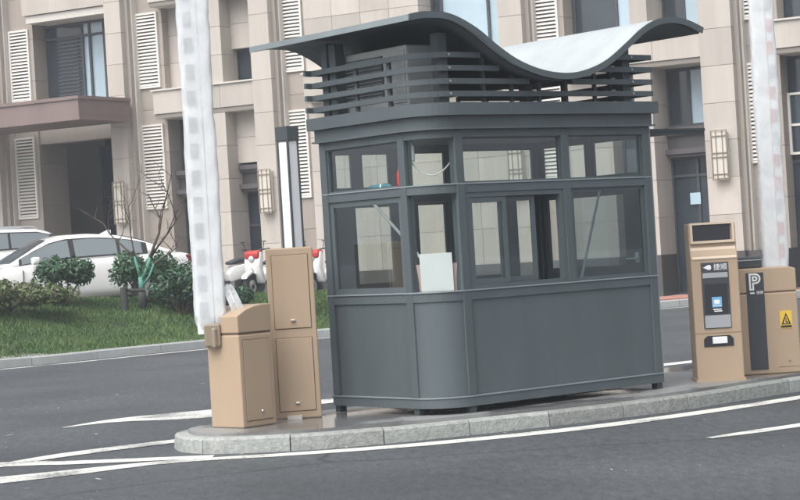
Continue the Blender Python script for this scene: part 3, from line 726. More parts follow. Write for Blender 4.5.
# wavy canopy
pu = [-0.26, -0.16, -0.06, 0.1, 0.25, 0.43, 0.63, 0.84, 1.09, 1.35, 1.58, 1.82, 2.05, 2.24, 2.42, 2.62, 2.82, 3.0]
pz = [3.275, 3.293, 3.30, 3.295, 3.255, 3.17, 3.04, 2.93, 2.855, 2.83, 2.86, 2.945, 3.085, 3.21, 3.29, 3.32, 3.295, 3.235]
prof = smooth_path(list(zip(pu, pz)), 0.03)
PU = np.array(prof)
roof_z = lambda u: float(np.interp(u, PU[:, 0], PU[:, 1]))
V0, V1, TH = -0.20, 1.98, 0.032
def sheet(name, v0, v1, lo, hi, material):
    mb = MB(); n = len(prof); vv = np.linspace(v0, v1, 9)
    P2 = PU; tg = np.gradient(P2, axis=0); tg /= np.linalg.norm(tg, axis=1)[:, None]; nn = np.stack([-tg[:, 1], tg[:, 0]], 1)
    for side in (hi, lo):
        for v in vv:
            for i in range(n): mb.v.append((P2[i, 0] + nn[i, 0] * side, v, Z(P2[i, 1] + nn[i, 1] * side)))
    m_ = len(vv)
    for s_ in range(2):
        for a in range(m_ - 1):
            for i in range(n - 1):
                k = s_ * m_ * n + a * n + i; f = (k, k + 1, k + n + 1, k + n); mb.f.append(f if s_ == 0 else f[::-1])
    o2 = m_ * n
    for i in range(n - 1):
        mb.f.append((i + 1, i, o2 + i, o2 + i + 1)); k = (m_ - 1) * n; mb.f.append((k + i, k + i + 1, o2 + k + i + 1, o2 + k + i))
    for a in range(m_ - 1):
        k = a * n; mb.f.append((k, k + n, o2 + k + n, o2 + k)); k = a * n + n - 1; mb.f.append((k + n, k, o2 + k, o2 + k + n))
    o = mb.build(name, material, BO)
    for p in o.data.polygons: p.use_smooth = len(p.vertices) == 4 and abs(p.normal.y) < 0.5
    return fix(o)
cn = sheet('wave_canopy', V0, V1, -TH, 0, 'roof_sheet')
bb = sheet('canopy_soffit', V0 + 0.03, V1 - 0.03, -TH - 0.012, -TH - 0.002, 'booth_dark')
ef = sheet('canopy_edge', V0 - 0.012, V0 - 0.001, -TH - 0.012, 0.008, 'booth')
bx('canopy_edge', 'booth_edge', BO, -0.276, -0.2615, V0 - 0.012, V1 + 0.002, Z(3.232), Z(3.279))
# roof posts
for x, y in ((0.02, 1.16), (0.20, 0.03), (2.22, 0.03), (2.22, 1.28), (1.0, 1.28)):
    bx('roof_post', 'booth', BO, x, x + 0.09, y, y + 0.09, Z(2.60), Z(roof_z(x + 0.045) - TH - (0.05 if abs(x - 1.0) > 0.1 else 0.03)))
bx('roof_post', 'booth', BO, 0.02, 0.10, 1.28, 1.36, Z(2.60), Z(3.235))
# rails: each level in runs clear of the canopy
rail_path = [(0.0 - 0.04, WD + 0.06)] + [(RC + (RC + 0.04) * math.cos(a), RC + (RC + 0.04) * math.sin(a)) for a in np.linspace(math.pi, 1.5 * math.pi, 10)]
for lev in (2.685, 2.785, 2.89, 2.995):
    zt = lev + 0.022
    us = [u for u in np.linspace(RC + 0.05, LN, 120) if roof_z(u) - TH - 0.015 > zt]
    runs = []
    for u in us:
        if runs and u - runs[-1][1] < 0.03: runs[-1][1] = u
        else: runs.append([u, u])
    for k, (a, b2) in enumerate(runs):
        left, right = a < RC + 0.1, b2 > LN - 0.05
        e = LN + 0.06 if right else b2
        if left: path = rail_path + [(e, -0.04)]
        else: path = [(a, -0.04), (e, -0.04)]
        mb = path_bar(MB(), path, 0.0, 0.028, Z(lev - 0.022), Z(lev + 0.022)); fix(mb.build('roof_rail', 'booth', BO))
        bp_ = [(a if not left else -0.1, WD + 0.04), (e, WD + 0.04)]
        mb = path_bar(MB(), bp_, -0.028, 0.0, Z(lev - 0.022), Z(lev + 0.022)); fix(mb.build('roof_rail', 'booth', BO))
    mb = path_bar(MB(), [(LN + 0.04, -0.02), (LN + 0.04, WD + 0.03)], 0.0, 0.028, Z(lev - 0.022), Z(lev + 0.022)); fix(mb.build('roof_rail', 'booth', BO))
for u in (0.62, 0.92, 1.22, 1.52, 1.85):
    for v in (0.002, WD - 0.02):
        bx('baluster', 'booth_dark', BO, u, u + 0.03, v, v + 0.025, Z(2.605), Z(min(roof_z(u + 0.015) - 0.055, 3.02)))
for v in (0.42, 0.86): bx('baluster', 'booth', BO, 0.002, 0.027, v, v + 0.035, Z(2.605), Z(3.02))
for v in (0.4, 1.0): bx('baluster', 'booth_dark', BO, LN - 0.03, LN - 0.005, v, v + 0.03, Z(2.605), Z(3.02))

bolt = None
for z_ in (2.685, 2.785, 2.89, 2.995):
    for x_, y_ in ((0.245, -0.045), (2.265, -0.045)):
        b_ = MB().tube([(0, 0.004, 0), (0, -0.004, 0)], 0.010, 8).build('bolt', 'silver', BO) if bolt is None else link('bolt', bolt, None, BO)
        bolt = b_.data; b_.location = (x_, y_ - 0.002, Z(z_))
# air conditioner on the roof
AC = empty('air_conditioner', 'grey outdoor air conditioner unit behind the booth roof rails', 'air conditioner', (CX, CY, 0), YAW)
bx('casing', 'ac_case', AC, 0.14, 0.47, 0.36, 1.22, 2.63, 3.12, 0.012)
bx('fan_opening', 'ac_dark', AC, 0.128, 0.139, 0.67, 1.17, 2.69, 3.06)
gr = MB()
for i in range(14): gr.box(0.118, 0.127, 0.68, 1.16, 2.705 + i * 0.026, 2.709 + i * 0.026)
gr.build('grille', 'ac_case', AC)
bx('front_plate', 'ac_case', AC, 0.131, 0.139, 0.38, 0.64, 2.66, 3.08)
bx('nameplate', 'silver', AC, 0.126, 0.130, 0.42, 0.60, 2.98, 3.02)
for v in (0.45, 1.05): bx('foot', 'ac_dark', AC, 0.15, 0.46, v, v + 0.06, 2.601, 2.629)

def at_booth(name, label, cat, u, v, z):
    c, s = math.cos(YAW), math.sin(YAW)
    return empty(name, label, cat, (CX + u * c - v * s, CY + u * s + v * c, z), YAW)
# things in the booth
t = at_booth('board', 'plain white board leaning inside the curved booth window', 'board', 0.16, 0.16, 1.116)
o = MB().box(-0.13, 0.13, -0.006, 0.006, 0.012, 0.315).build('sheet', 'white', t); o.rotation_euler = (R(6), 0, R(-45))
o2 = MB().box(-0.12, 0.12, 0.007, 0.009, 0.002, 0.010).build('base_strip', 'white', t); o2.rotation_euler = (0, 0, R(-45))
t = at_booth('board', 'pale pink board behind the white board in the curved booth window', 'board', 0.185, 0.185, 1.116)
o = MB().box(-0.18, 0.18, -0.006, 0.006, 0.012, 0.23).build('sheet', 'pink', t); o.rotation_euler = (R(6), 0, R(-45))
o2 = MB().box(-0.17, 0.17, 0.007, 0.009, 0.002, 0.010).build('base_strip', 'pink', t); o2.rotation_euler = (0, 0, R(-45))
def lathe(mb, prof_, n=14, cx=0, cy=0):
    k = len(mb.v)
    for r_, z_ in prof_:
        for j in range(n): mb.v.append((cx + r_ * math.cos(2 * math.pi * j / n), cy + r_ * math.sin(2 * math.pi * j / n), z_))
    for i in range(len(prof_) - 1):
        for j in range(n): mb.f.append((k + i * n + j, k + i * n + (j + 1) % n, k + (i + 1) * n + (j + 1) % n, k + (i + 1) * n + j))
    mb.f.append(tuple(k + j for j in range(n - 1, -1, -1))); mb.f.append(tuple(k + (len(prof_) - 1) * n + j for j in range(n)))
    return mb
t = at_booth('bottle', 'red plastic bottle on the booth transom by the corner post', 'bottle', 0.035, 0.40, 1.977)
lathe(MB(), [(0.026, 0), (0.028, 0.02), (0.028, 0.11), (0.014, 0.14)]).build('body', 'red', t, smooth=True)
lathe(MB(), [(0.015, 0.141), (0.015, 0.165)]).build('cap', 'red', t)
t = at_booth('bundle', 'small dark teal bundle lying on the booth transom', 'bundle', 0.04, 0.66, 1.977)
MB().tube([(0, -0.13, 0.016), (0.004, -0.06, 0.022), (0, 0.03, 0.018), (-0.004, 0.14, 0.02)], [0.014, 0.021, 0.018, 0.015]).build('cloth', 'teal', t, smooth=True)
MB().tube([(0.003, -0.015, 0.0175), (0.003, 0.0, 0.0175)], 0.024, 10).build('tie', 'white', t)
t = at_booth('cable', 'white cable looped inside the curved booth window', 'cable', 0.22, 0.22, 1.99)
MB().tube([(-0.13 + 0.26 * q, 0.10 - 0.2 * q, 0.18 - 0.62 * q * (1 - q) * 0.75) for q in np.linspace(0, 1, 14)], 0.007, 6).build('cord', 'white', t, smooth=True)
lathe(MB(), [(0.03, 0.181), (0.035, 0.20), (0.035, 0.30), (0.01, 0.345)], cx=-0.13, cy=0.10).build('plug', 'white', t, smooth=True)
t = at_booth('broom', 'white broom handle leaning inside the booth behind the side window', 'broom', 0.42, 0.70, 0.252)
MB().tube([(-0.02, -0.36, 0.86), (-0.08, 0.0, 1.25), (-0.12, 0.42, 1.62)], 0.013).build('handle', 'white', t, smooth=True)
MB().tube([(-0.02, -0.36, 0.86), (0.08, -0.42, 0.0)], 0.013).build('handle', 'white', t, smooth=True)

t = at_booth('mop', 'thin white mop pole leaning inside the booth behind the fixed front pane', 'mop', 1.95, 0.34, 0.252)
MB().tube([(0.22, 0.0, 1.63), (-0.20, -0.02, 0.55), (-0.36, 0.0, 0.12)], 0.011).build('handle', 'white', t, smooth=True)
MB().box(-0.46, -0.27, -0.06, 0.06, 0.0, 0.12).build('head', 'booth_in', t, bevel=0.03)

# ------------------------------------------------------------------ left barrier cabinet, tall cabinet and arm
IZ = 0.146
BC = empty('barrier_gate', 'beige barrier gate cabinet with sloping curved top on the island nose', 'barrier gate', (-1.31, 15.72, IZ), R(48))
# corner at the origin: side along +x (right facet), side along +y (left facet)
DX, DY = 0.37, 0.37
MB().box(0.0, DX, 0.0, DY, 0.0, 0.735).build('body', 'beige', BC, bevel=0.012)
cap = [(0.0, 0.75), (DX, 0.75), (DX, 0.965), (DX * 0.75, 0.965), (DX * 0.5, 0.955), (DX * 0.25, 0.93), (0.0, 0.885)]
MB().prism_y(cap, 0.0, DY).build('lid', 'beige', BC, bevel=0.008)
MB().box(0.01, DX - 0.01, 0.01, DY - 0.01, 0.735, 0.75).build('seam', 'beige_gap', BC)
mb = MB(); mb.box(0.045, DX - 0.045, -0.006, 0.0, 0.055, 0.69).build('door', 'beige', BC)
MB().box(0.040, DX - 0.040, -0.002, 0.001, 0.048, 0.696).build('door_gap', 'beige_gap', BC)
o = lathe(MB(), [(0.012, 0), (0.012, 0.012), (0.007, 0.018)]).build('lock', 'chrome', BC); o.location = (DX * 0.55, -0.006, 0.12); o.rotation_euler = (R(90), 0, 0)
o = MB().box(-0.07, -0.001, 0.20, 0.30, 0.64, 0.80).build('arm_hub', 'bronze', BC, bevel=0.015)

TC = empty('cabinet', 'tall beige cabinet with two framed doors beside the barrier gate', 'cabinet', (-1.10, 16.33, IZ), R(4))
TW, TD, THT = 0.385, 0.30, 1.40
MB().box(0, TW, 0, TD, 0, THT).build('body', 'beige', TC, bevel=0.012)
for z0, z1 in ((0.06, 0.665), (0.735, 1.345)):
    MB().box(0.040, TW - 0.040, -0.001, 0.002, z0, z1).build('door_gap', 'beige_gap', TC)
    d_ = MB().box(0.046, TW - 0.046, -0.009, -0.0005, z0 + 0.006, z1 - 0.006).build('door', 'beige', TC, bevel=0.003)
    o = MB().box(-0.018, 0.018, -0.02, -0.001, -0.008, 0.008).build('latch', 'chrome', d_, bevel=0.004); o.location = (TW * 0.5, -0.009, z0 + 0.07)
bx('foot_plate', 'trim_stone', TC, 0.10, 0.22, -0.05, -0.002, 0.0, 0.03)

def wrapped_arm(gate, name, label, loc, rz, z0, z1, wdt, dep, lean=0.0, flip=1):
    A = MB().box(-wdt * 0.42, wdt * 0.1, -dep * 0.28, dep * 0.28, z0 - 0.08, z1 - 0.02).build(name, 'white', gate)
    A['label'] = label
    G_ = Matrix.Translation(gate.location) @ Matrix.Rotation(gate.rotation_euler.z, 4, 'Z')
    A.matrix_local = G_.inverted() @ Matrix.Translation(loc) @ Matrix.Rotation(rz, 4, 'Z')
    n = int((z1 - z0) / 0.21)
    for i in range(n):
        za = z0 + 0.05 + i * 0.21
        MB().box(-wdt * 0.32 if flip > 0 else wdt * 0.10, -wdt * 0.06 if flip > 0 else wdt * 0.36, -dep * 0.375, -dep * 0.295, za, za + 0.12).build('stripe', 'red' if (flip < 0 and i % 3 != 1) else 'ac_dark' if flip > 0 else 'silver', A)
    MB().box(wdt * 0.14, wdt * 0.42, -dep * 0.29, dep * 0.25, z0, z1 - 0.02).build('skirt', 'white', A)
    # the film: a crumpled sleeve
    ns, nz_ = 36, int((z1 - z0) / 0.035); mb = MB(); k0 = rng.uniform(0, 10)
    ph = rng.uniform(0, 6, 8)
    for a in range(nz_ + 1):
        z = z0 + (z1 - z0) * a / nz_
        for j in range(ns):
            th = 2 * math.pi * j / ns; c, s = math.cos(th), math.sin(th)
            x = math.copysign(abs(c) ** 0.45, c) * wdt / 2; y = math.copysign(abs(s) ** 0.45, s) * dep / 2
            wv = 0.004 * math.sin(z * 5 + ph[0] + 2 * th) + 0.002 * math.sin(z * 17 + ph[1] - 3 * th) + 0.0012 * math.sin(z * 41 + 5 * th + ph[2]) + random.uniform(-0.0008, 0.0008)
            tuck = -0.005 * math.exp(-((z * 1.3 + 0.08 * c) % 1.0 - 0.5) ** 2 / 0.0015)
            if a == 0: wv -= 0.02
            g_ = 1 + (wv + tuck) / (wdt / 2)
            mb.v.append((x * g_, y * (1 + (wv + tuck) / (dep / 2)), z + (0.035 * math.sin(3 * th + ph[3]) + 0.02 * math.sin(7 * th)) * (1 if a == 0 else max(0, 1 - a / 4))))
    for a in range(nz_):
        for j in range(ns):
            i = a * ns + j; i2 = a * ns + (j + 1) % ns
            mb.f.append((i, i2, i2 + ns, i + ns))
    mb.build('film_sleeve', 'film', A, smooth=True)
    return A
ARM = wrapped_arm(BC, 'barrier_arm', 'raised arm wrapped in white film', (-1.535, 15.90, 0), R(6), 0.98, 4.6, 0.255, 0.13)
ft = MB()
for i, (x, dx) in enumerate(((0.10, 0.10), (0.125, 0.14))):
    n = 9
    for a in range(n):
        q = a / (n - 1); ft.v += [(x + dx * q ** 0.8, -0.05 + 0.02 * i + 0.01 * math.sin(q * 9), 1.25 - 0.30 * q), (x + dx * q ** 0.8 + 0.05 * (1 - 0.3 * q), -0.03 + 0.02 * i + 0.014 * math.sin(q * 7 + 1), 1.29 - 0.30 * q)]
    k = 2 * n * i
    for a in range(n - 1): ft.f.append((k + 2 * a, k + 2 * a + 1, k + 2 * a + 3, k + 2 * a + 2))
ft.build('loose_film', 'film', ARM)
bx('clamp', 'bronze', ARM, -0.06, 0.07, -0.075, 0.06, 0.80, 0.975, 0.01)

# ------------------------------------------------------------------ right: payment kiosk, barrier cabinet, arm
KY = 17.62
KI = empty('payment_kiosk', 'beige parking payment kiosk with black screen and header display', 'kiosk', (2.55, KY, IZ), R(-1))
KW, KD = 0.415, 0.34
side = [(0.0, 0.0), (KD, 0.0), (KD, 1.40), (0.06, 1.40), (0.055, 1.19), (0.0, 1.11)]      # (y, z)
def xprism(pts, x0, x1): return MB().add([(x0, y, z) for y, z in pts] + [(x1, y, z) for y, z in pts],
    [tuple(range(len(pts) - 1, -1, -1)), tuple(range(len(pts), 2 * len(pts)))] + [(i, (i + 1) % len(pts), len(pts) + (i + 1) % len(pts), len(pts) + i) for i in range(len(pts))])
fix(xprism(side, 0, KW).build('body', 'beige', KI, bevel=0.01))
fix(xprism([(-0.012, 1.085), (0.05, 1.185), (0.053, 1.15), (0.0, 1.07)], 0.012, KW - 0.012).build('shelf_bevel', 'beige_light', KI))
hd = bx('header_display', 'black', KI, 0.035, KW - 0.05, 0.045, 0.056, 1.245, 1.385)
fr = MB().box(0.012, KW - 0.012, 0.030, 0.054, 1.386, 1.405).box(0.012, KW - 0.012, 0.030, 0.054, 1.222, 1.244).box(0.012, 0.034, 0.030, 0.054, 1.244, 1.386).box(KW - 0.034, KW - 0.012, 0.030, 0.054, 1.244, 1.386)
fr.build('display_frame', 'beige_light', KI)
bx('front_panel', 'charcoal', KI, 0.085, 0.325, -0.010, 0.002, 0.47, 1.05)
bx('label_bar', 'silver', KI, 0.095, 0.315, -0.014, -0.0105, 0.915, 0.960)
bx('screen', 'black', KI, 0.105, 0.305, -0.013, -0.0105, 0.60, 0.86)
ic = bx('screen_icon', 'bin_blue', KI, 0.165, 0.25, -0.0155, -0.0135, 0.655, 0.745)
bx('screen_glyph', 'white', ic, 0.182, 0.232, -0.0175, -0.016, 0.685, 0.72)
bx('screen_glyph', 'white', ic, 0.174, 0.242, -0.0175, -0.016, 0.668, 0.674)
for x0, x1, z in ((0.170, 0.245, 0.632), (0.180, 0.25, 0.616)): bx('caption', 'white', KI, x0, x1, -0.0155, -0.0135, z, z + 0.009)
bx('reader_plate', 'silver', KI, 0.095, 0.32, -0.016, -0.0105, 0.475, 0.585)
tray = [(0.075 + 0.03, 0.405), (0.335 - 0.03, 0.405), (0.335, 0.375), (0.335, 0.31), (0.075, 0.31), (0.075, 0.375)]
fix(MB().prism_y(tray, -0.008, 0.002).build('ticket_recess', 'black', KI))
bx('ticket_mouth', 'white', KI, 0.15, 0.28, -0.02, -0.0085, 0.335, 0.395, 0.004)
bx('panel_seam', 'beige_gap', KI, 0.004, KW - 0.004, -0.0015, 0.001, 0.425, 0.430)
bx('base_plate', 'beige', KI, -0.01, KW + 0.01, -0.01, KD + 0.01, 0.0, 0.025)
def letter(body, size, material, parent, x, y, z, name='lettering', bold=0.0):
    o = link(name, text_mesh(body, size, bold=bold), material, parent); o.location = (x, y, z); o.rotation_euler = (R(90), 0, 0); return o
letter('捷顺', 0.062, 'white', KI, 0.255, -0.012, 1.005)
mb = MB(); n = 18
pts = [(0.135 + 0.040 * math.cos(a), 1.008 + 0.016 * math.sin(a) + 0.010 * math.sin(2 * a)) for a in np.linspace(0, 2 * math.pi, n, endpoint=False)]
fix(mb.prism_y(pts, -0.0135, -0.0105).build('emblem', 'white', KI))

CB = empty('barrier_gate', 'beige barrier gate cabinet with black P panel and yellow warning sticker', 'barrier gate', (3.03, 18.14, IZ), R(2))
CW, CD, CH = 0.545, 0.36, 0.965
MB().box(0, CW, 0, CD, 0, 0.735).build('body', 'beige', CB, bevel=0.012)
MB().box(0.008, CW - 0.008, 0.008, CD - 0.008, 0.735, 0.745).build('seam', 'beige_gap', CB)
MB().prism_y([(0, 0.745), (CW, 0.745), (CW, CH - 0.02), (CW - 0.06, CH), (0, CH)], 0.0, CD).build('lid', 'beige', CB, bevel=0.01)
bx('sign_panel', 'charcoal', CB, 0.085, 0.245, -0.008, 0.001, 0.045, 0.925)
letter('P', 0.19, 'white', CB, 0.158, -0.0095, 0.835, bold=0.012)
letter('P', 0.19, 'charcoal', CB, 0.158, -0.0115, 0.835, 'lettering_line', bold=-0.004)
bx('sign_bar', 'white', CB, 0.115, 0.155, -0.0115, -0.0085, 0.735, 0.748)
letter('捷顺', 0.032, 'white', CB, 0.205, -0.0095, 0.742)
st = bx('warning_sticker', 'yellow', CB, 0.375, 0.485, -0.004, 0.001, 0.405, 0.565)
fix(MB().prism_y([(0.386, 0.440), (0.474, 0.440), (0.430, 0.548)], -0.0055, -0.0041).build('warning_triangle', 'black', st))
fix(MB().prism_y([(0.405, 0.450), (0.455, 0.450), (0.430, 0.522)], -0.007, -0.0056).build('warning_field', 'yellow', st))
fix(MB().prism_y([(0.424, 0.456), (0.448, 0.456), (0.444, 0.468), (0.432, 0.468), (0.430, 0.505), (0.424, 0.505)], -0.0085, -0.0071).build('warning_mark', 'black', st))
bx('warning_caption', 'black', st, 0.380, 0.480, -0.0055, -0.0041, 0.412, 0.432)
o = lathe(MB(), [(0.010, 0), (0.010, 0.01), (0.006, 0.016)]).build('lock', 'chrome', CB); o.location = (0.44, 0.0, 0.12); o.rotation_euler = (R(90), 0, 0)
bx('panel_seam', 'beige_gap', CB, 0.345, CW - 0.01, -0.0012, 0.001, 0.055, 0.060)
bx('motor_box', 'booth_dark', CB, -0.02, 0.26, 0.10, 0.34, CH + 0.001, CH + 0.105, 0.01)
bx('motor_trim', 'silver', CB, -0.015, 0.255, 0.095, 0.0985, CH + 0.07, CH + 0.08)
ARM2 = wrapped_arm(CB, 'barrier_arm', 'raised arm wrapped in white film', (3.49, 18.64, 0), R(2), 0.72, 4.9, 0.235, 0.12, flip=-1)

# ------------------------------------------------------------------ lamp column on the lawn
lx, ly = -1.97, 37.2
LZ = on_lawn(lx, ly) - 0.05
LP_ = empty('lamp_column', 'tall square lamp column with white side panels on the lawn', 'lamp', (lx, ly, LZ), R(48))
a = 0.145
HH = 3.87 - LZ
for sx in (-1, 1):
    for sy in (-1, 1): bx('corner_post', 'booth_dark', LP_, min(sx * a, sx * (a - 0.035)), max(sx * a, sx * (a - 0.035)), min(sy * a, sy * (a - 0.035)), max(sy * a, sy * (a - 0.035)), 0.3, HH - 0.27)
MB().box(-a + 0.02, a - 0.02, -a + 0.02, a - 0.02, 0.32, HH - 0.29).build('diffuser', 'white', LP_)
MB().box(-a - 0.012, a + 0.012, -a - 0.012, a + 0.012, HH - 0.27, HH).build('cap', 'booth_dark', LP_, bevel=0.01)
MB().box(-a - 0.02, a + 0.02, -a - 0.02, a + 0.02, -0.05, 0.30).build('base', 'booth_dark', LP_, bevel=0.01)

# ------------------------------------------------------------------ plants
def crown_pts(n, blobs):
    ws = np.array([b_[3] ** 2 for b_ in blobs]); ws = ws / ws.sum()
    k = rng.choice(len(blobs), n, p=ws); B = np.array(blobs)[k]
    d = rng.normal(0, 1, (n, 3)); d /= np.linalg.norm(d, axis=1)[:, None]
    r_ = rng.uniform(0.45, 1.06, n) ** 0.6 + np.where(rng.uniform(0, 1, n) > 0.9, rng.uniform(0, 0.35, n), 0)
    p = B[:, :3] + d * (B[:, 3] * r_)[:, None] * np.array([1, 1, 0.85])
    return p, d
def leaves(n, blobs, size, name, material, parent, tone_mid=0.45):
    p, d = crown_pts(n, blobs)
    nrm = d + rng.normal(0, 0.6, (n, 3)) + np.array([0, 0, 0.35]); nrm /= np.linalg.norm(nrm, axis=1)[:, None]
    a_ = np.cross(nrm, rng.normal(0, 1, (n, 3))); a_ /= np.linalg.norm(a_, axis=1)[:, None]; b_ = np.cross(nrm, a_)
    sz = size * rng.uniform(0.45, 1.45, n)[:, None]
    Q = np.stack([p - a_ * sz, p - b_ * sz * 0.42 + nrm * sz * 0.1, p + a_ * sz, p + b_ * sz * 0.42 + nrm * sz * 0.1], 1)
    return link(name, quads_mesh(name, Q, None, np.clip(tone_mid + rng.normal(0, 0.22, n), 0, 1)), material, parent)
def shrub(name, label, x, y, blobs, n, size, stems, material='leaf_dark', rz=0, dz=0.0, tm=0.45, group=None):
    e = empty(name, label, 'shrub', (x, y, on_lawn(x, y) - 0.03 + dz), rz, group)
    mb = MB()
    for pts, r0 in stems: mb.tube(pts, [r0 * (1 - 0.6 * i / (len(pts) - 1)) for i in range(len(pts))], 7)
    mb.build('stem', 'bark', e, smooth=True)
    leaves(n, blobs, size, 'crown', material, e, tm)
    return e
def dome(rx, rz_, zc, k, rb):
    bl = []
    for i in range(k):
        th = rng.uniform(0, 2 * math.pi); r_ = rx * math.sqrt(rng.uniform(0, 1)); bl.append((r_ * math.cos(th), r_ * math.sin(th), zc + rz_ * rng.uniform(-0.55, 0.75) * math.sqrt(max(0.05, 1 - (r_ / rx) ** 2 * 0.8)), rb * rng.uniform(0.7, 1.25)))
    return bl
fan = lambda k, r_, h0, h1: [([(0, 0, 0), (0.25 * r_ * math.cos(th), 0.25 * r_ * math.sin(th), h0), (r_ * math.cos(th), r_ * math.sin(th), h1)], 0.03) for th in np.linspace(0, 6.28, k, endpoint=False) + 0.4]
shrub('clipped_shrub', 'small round clipped shrub on forked stems before the white car door', -6.06, 36.0, dome(0.47, 0.27, 0.63, 30, 0.18), 3000, 0.05, fan(4, 0.33, 0.2, 0.55))
shrub('clipped_shrub', 'wide round clipped shrub behind the green painted tree trunk', -4.72, 37.0, dome(0.55, 0.34, 0.68, 34, 0.19), 3800, 0.05, fan(6, 0.36, 0.12, 0.5))
shrub('shrub', 'large dense dark green shrub beside the wrapped barrier arm', -4.0, 36.3, dome(0.52, 0.40, 0.50, 36, 0.22), 4800, 0.05, fan(5, 0.3, 0.08, 0.4), tm=0.3)
shrub('shrub', 'low dark green shrub filling in below the parked motorbikes', -3.3, 37.4, dome(0.4, 0.2, 0.22, 20, 0.17), 2200, 0.05, fan(5, 0.2, 0.05, 0.2), tm=0.3)
hedge_blobs = []
for i in range(60):
    q = rng.uniform(0, 1); hedge_blobs.append((-1.5 + 2.5 * q, rng.uniform(-0.5, 0.5), 0.12 + 0.55 * (1 - q * 0.8) * rng.uniform(0.2, 1), rng.uniform(0.12, 0.2)))
shrub('ground_shrub', 'spreading low shrub with reddish and green leaves at the lawn edge', -6.75, 34.4, hedge_blobs, 7500, 0.045, fan(6, 0.4, 0.06, 0.25), 'leaf_mixed', rz=R(20), tm=0.5, dz=0.16)

# bare young tree with green painted trunk
tx, ty = -4.74, 36.4
TR = empty('young_tree', 'bare young tree with green painted lower trunk on the lawn', 'tree', (tx, ty, on_lawn(tx, ty) - 0.04))
mb = MB()
MB().tube([(0, 0, 0), (0.01, 0, 0.2), (0.01, 0, 0.36)], [0.09, 0.075, 0.068], 10).build('trunk', 'timber', TR, smooth=True)
mb.tube([(0.01, 0, 0.33), (0.0, 0, 0.62)], [0.058, 0.046], 10)
mb.tube([(0.0, 0, 0.58), (-0.05, 0.02, 0.8), (-0.10, 0.02, 1.0)], [0.036, 0.028, 0.022], 8)
mb.tube([(0.0, 0, 0.55), (0.10, 0.0, 0.72), (0.20, 0.0, 0.98)], [0.042, 0.034, 0.03], 8)
mb.tube([(0.02, 0, 0.45), (0.16, -0.04, 0.62), (0.26, -0.03, 0.85)], [0.026, 0.022, 0.018], 8)
mb.build('painted_trunk', 'bark_green', TR, smooth=True)
mb = MB()
def twig(p, d, ln_, r_, dep):
    pts = [Vector(p)]; dv = Vector(d).normalized()
    for i in range(4):
        dv = (dv + Vector((random.uniform(-.25, .25), random.uniform(-.25, .25), random.uniform(-.05, .22)))).normalized(); pts.append(pts[-1] + dv * ln_ / 4)
    mb.tube(pts, [r_ * (1 - 0.16 * i) for i in range(5)], 6)
    if dep > 0:
        for i in (2, 3, 4):
            s_ = Vector((random.uniform(-1, 1), random.uniform(-0.7, 0.7), random.uniform(-0.05, 0.9))); twig(pts[i], dv * 0.5 + s_, ln_ * random.uniform(0.5, 0.75), r_ * 0.5, dep - 1)
for p, d, l_, r_ in (((0.20, 0, 0.96), (0.25, 0, 1), 0.95, 0.034), ((0.26, -0.03, 0.83), (0.7, 0, 0.6), 0.55, 0.022), ((-0.10, 0.02, 0.98), (-0.5, 0.1, 0.7), 0.85, 0.022), ((-0.08, 0.02, 0.92), (-0.05, 0, 1), 1.0, 0.018), ((0.16, 0, 0.9), (0.5, 0.1, 0.9), 1.2, 0.026)): twig(p, d, l_, r_, 2)
mb.build('crown', 'bark', TR, smooth=True)
# timber stake with cross bar
sx_, sy_ = -5.02, 36.1
SK = empty('tree_stake', 'short dark timber stake with cross bar holding the young tree', 'stake', (sx_, sy_, on_lawn(sx_, sy_) - 0.05))
MB().tube([(0, 0, 0), (0, 0, 0.47)], 0.065, 10).build('post', 'timber', SK, smooth=False)
MB().tube([(-0.06, 0.0, 0.42), (0.36, 0.12, 0.39)], 0.03, 8).build('cross_bar', 'timber', SK)

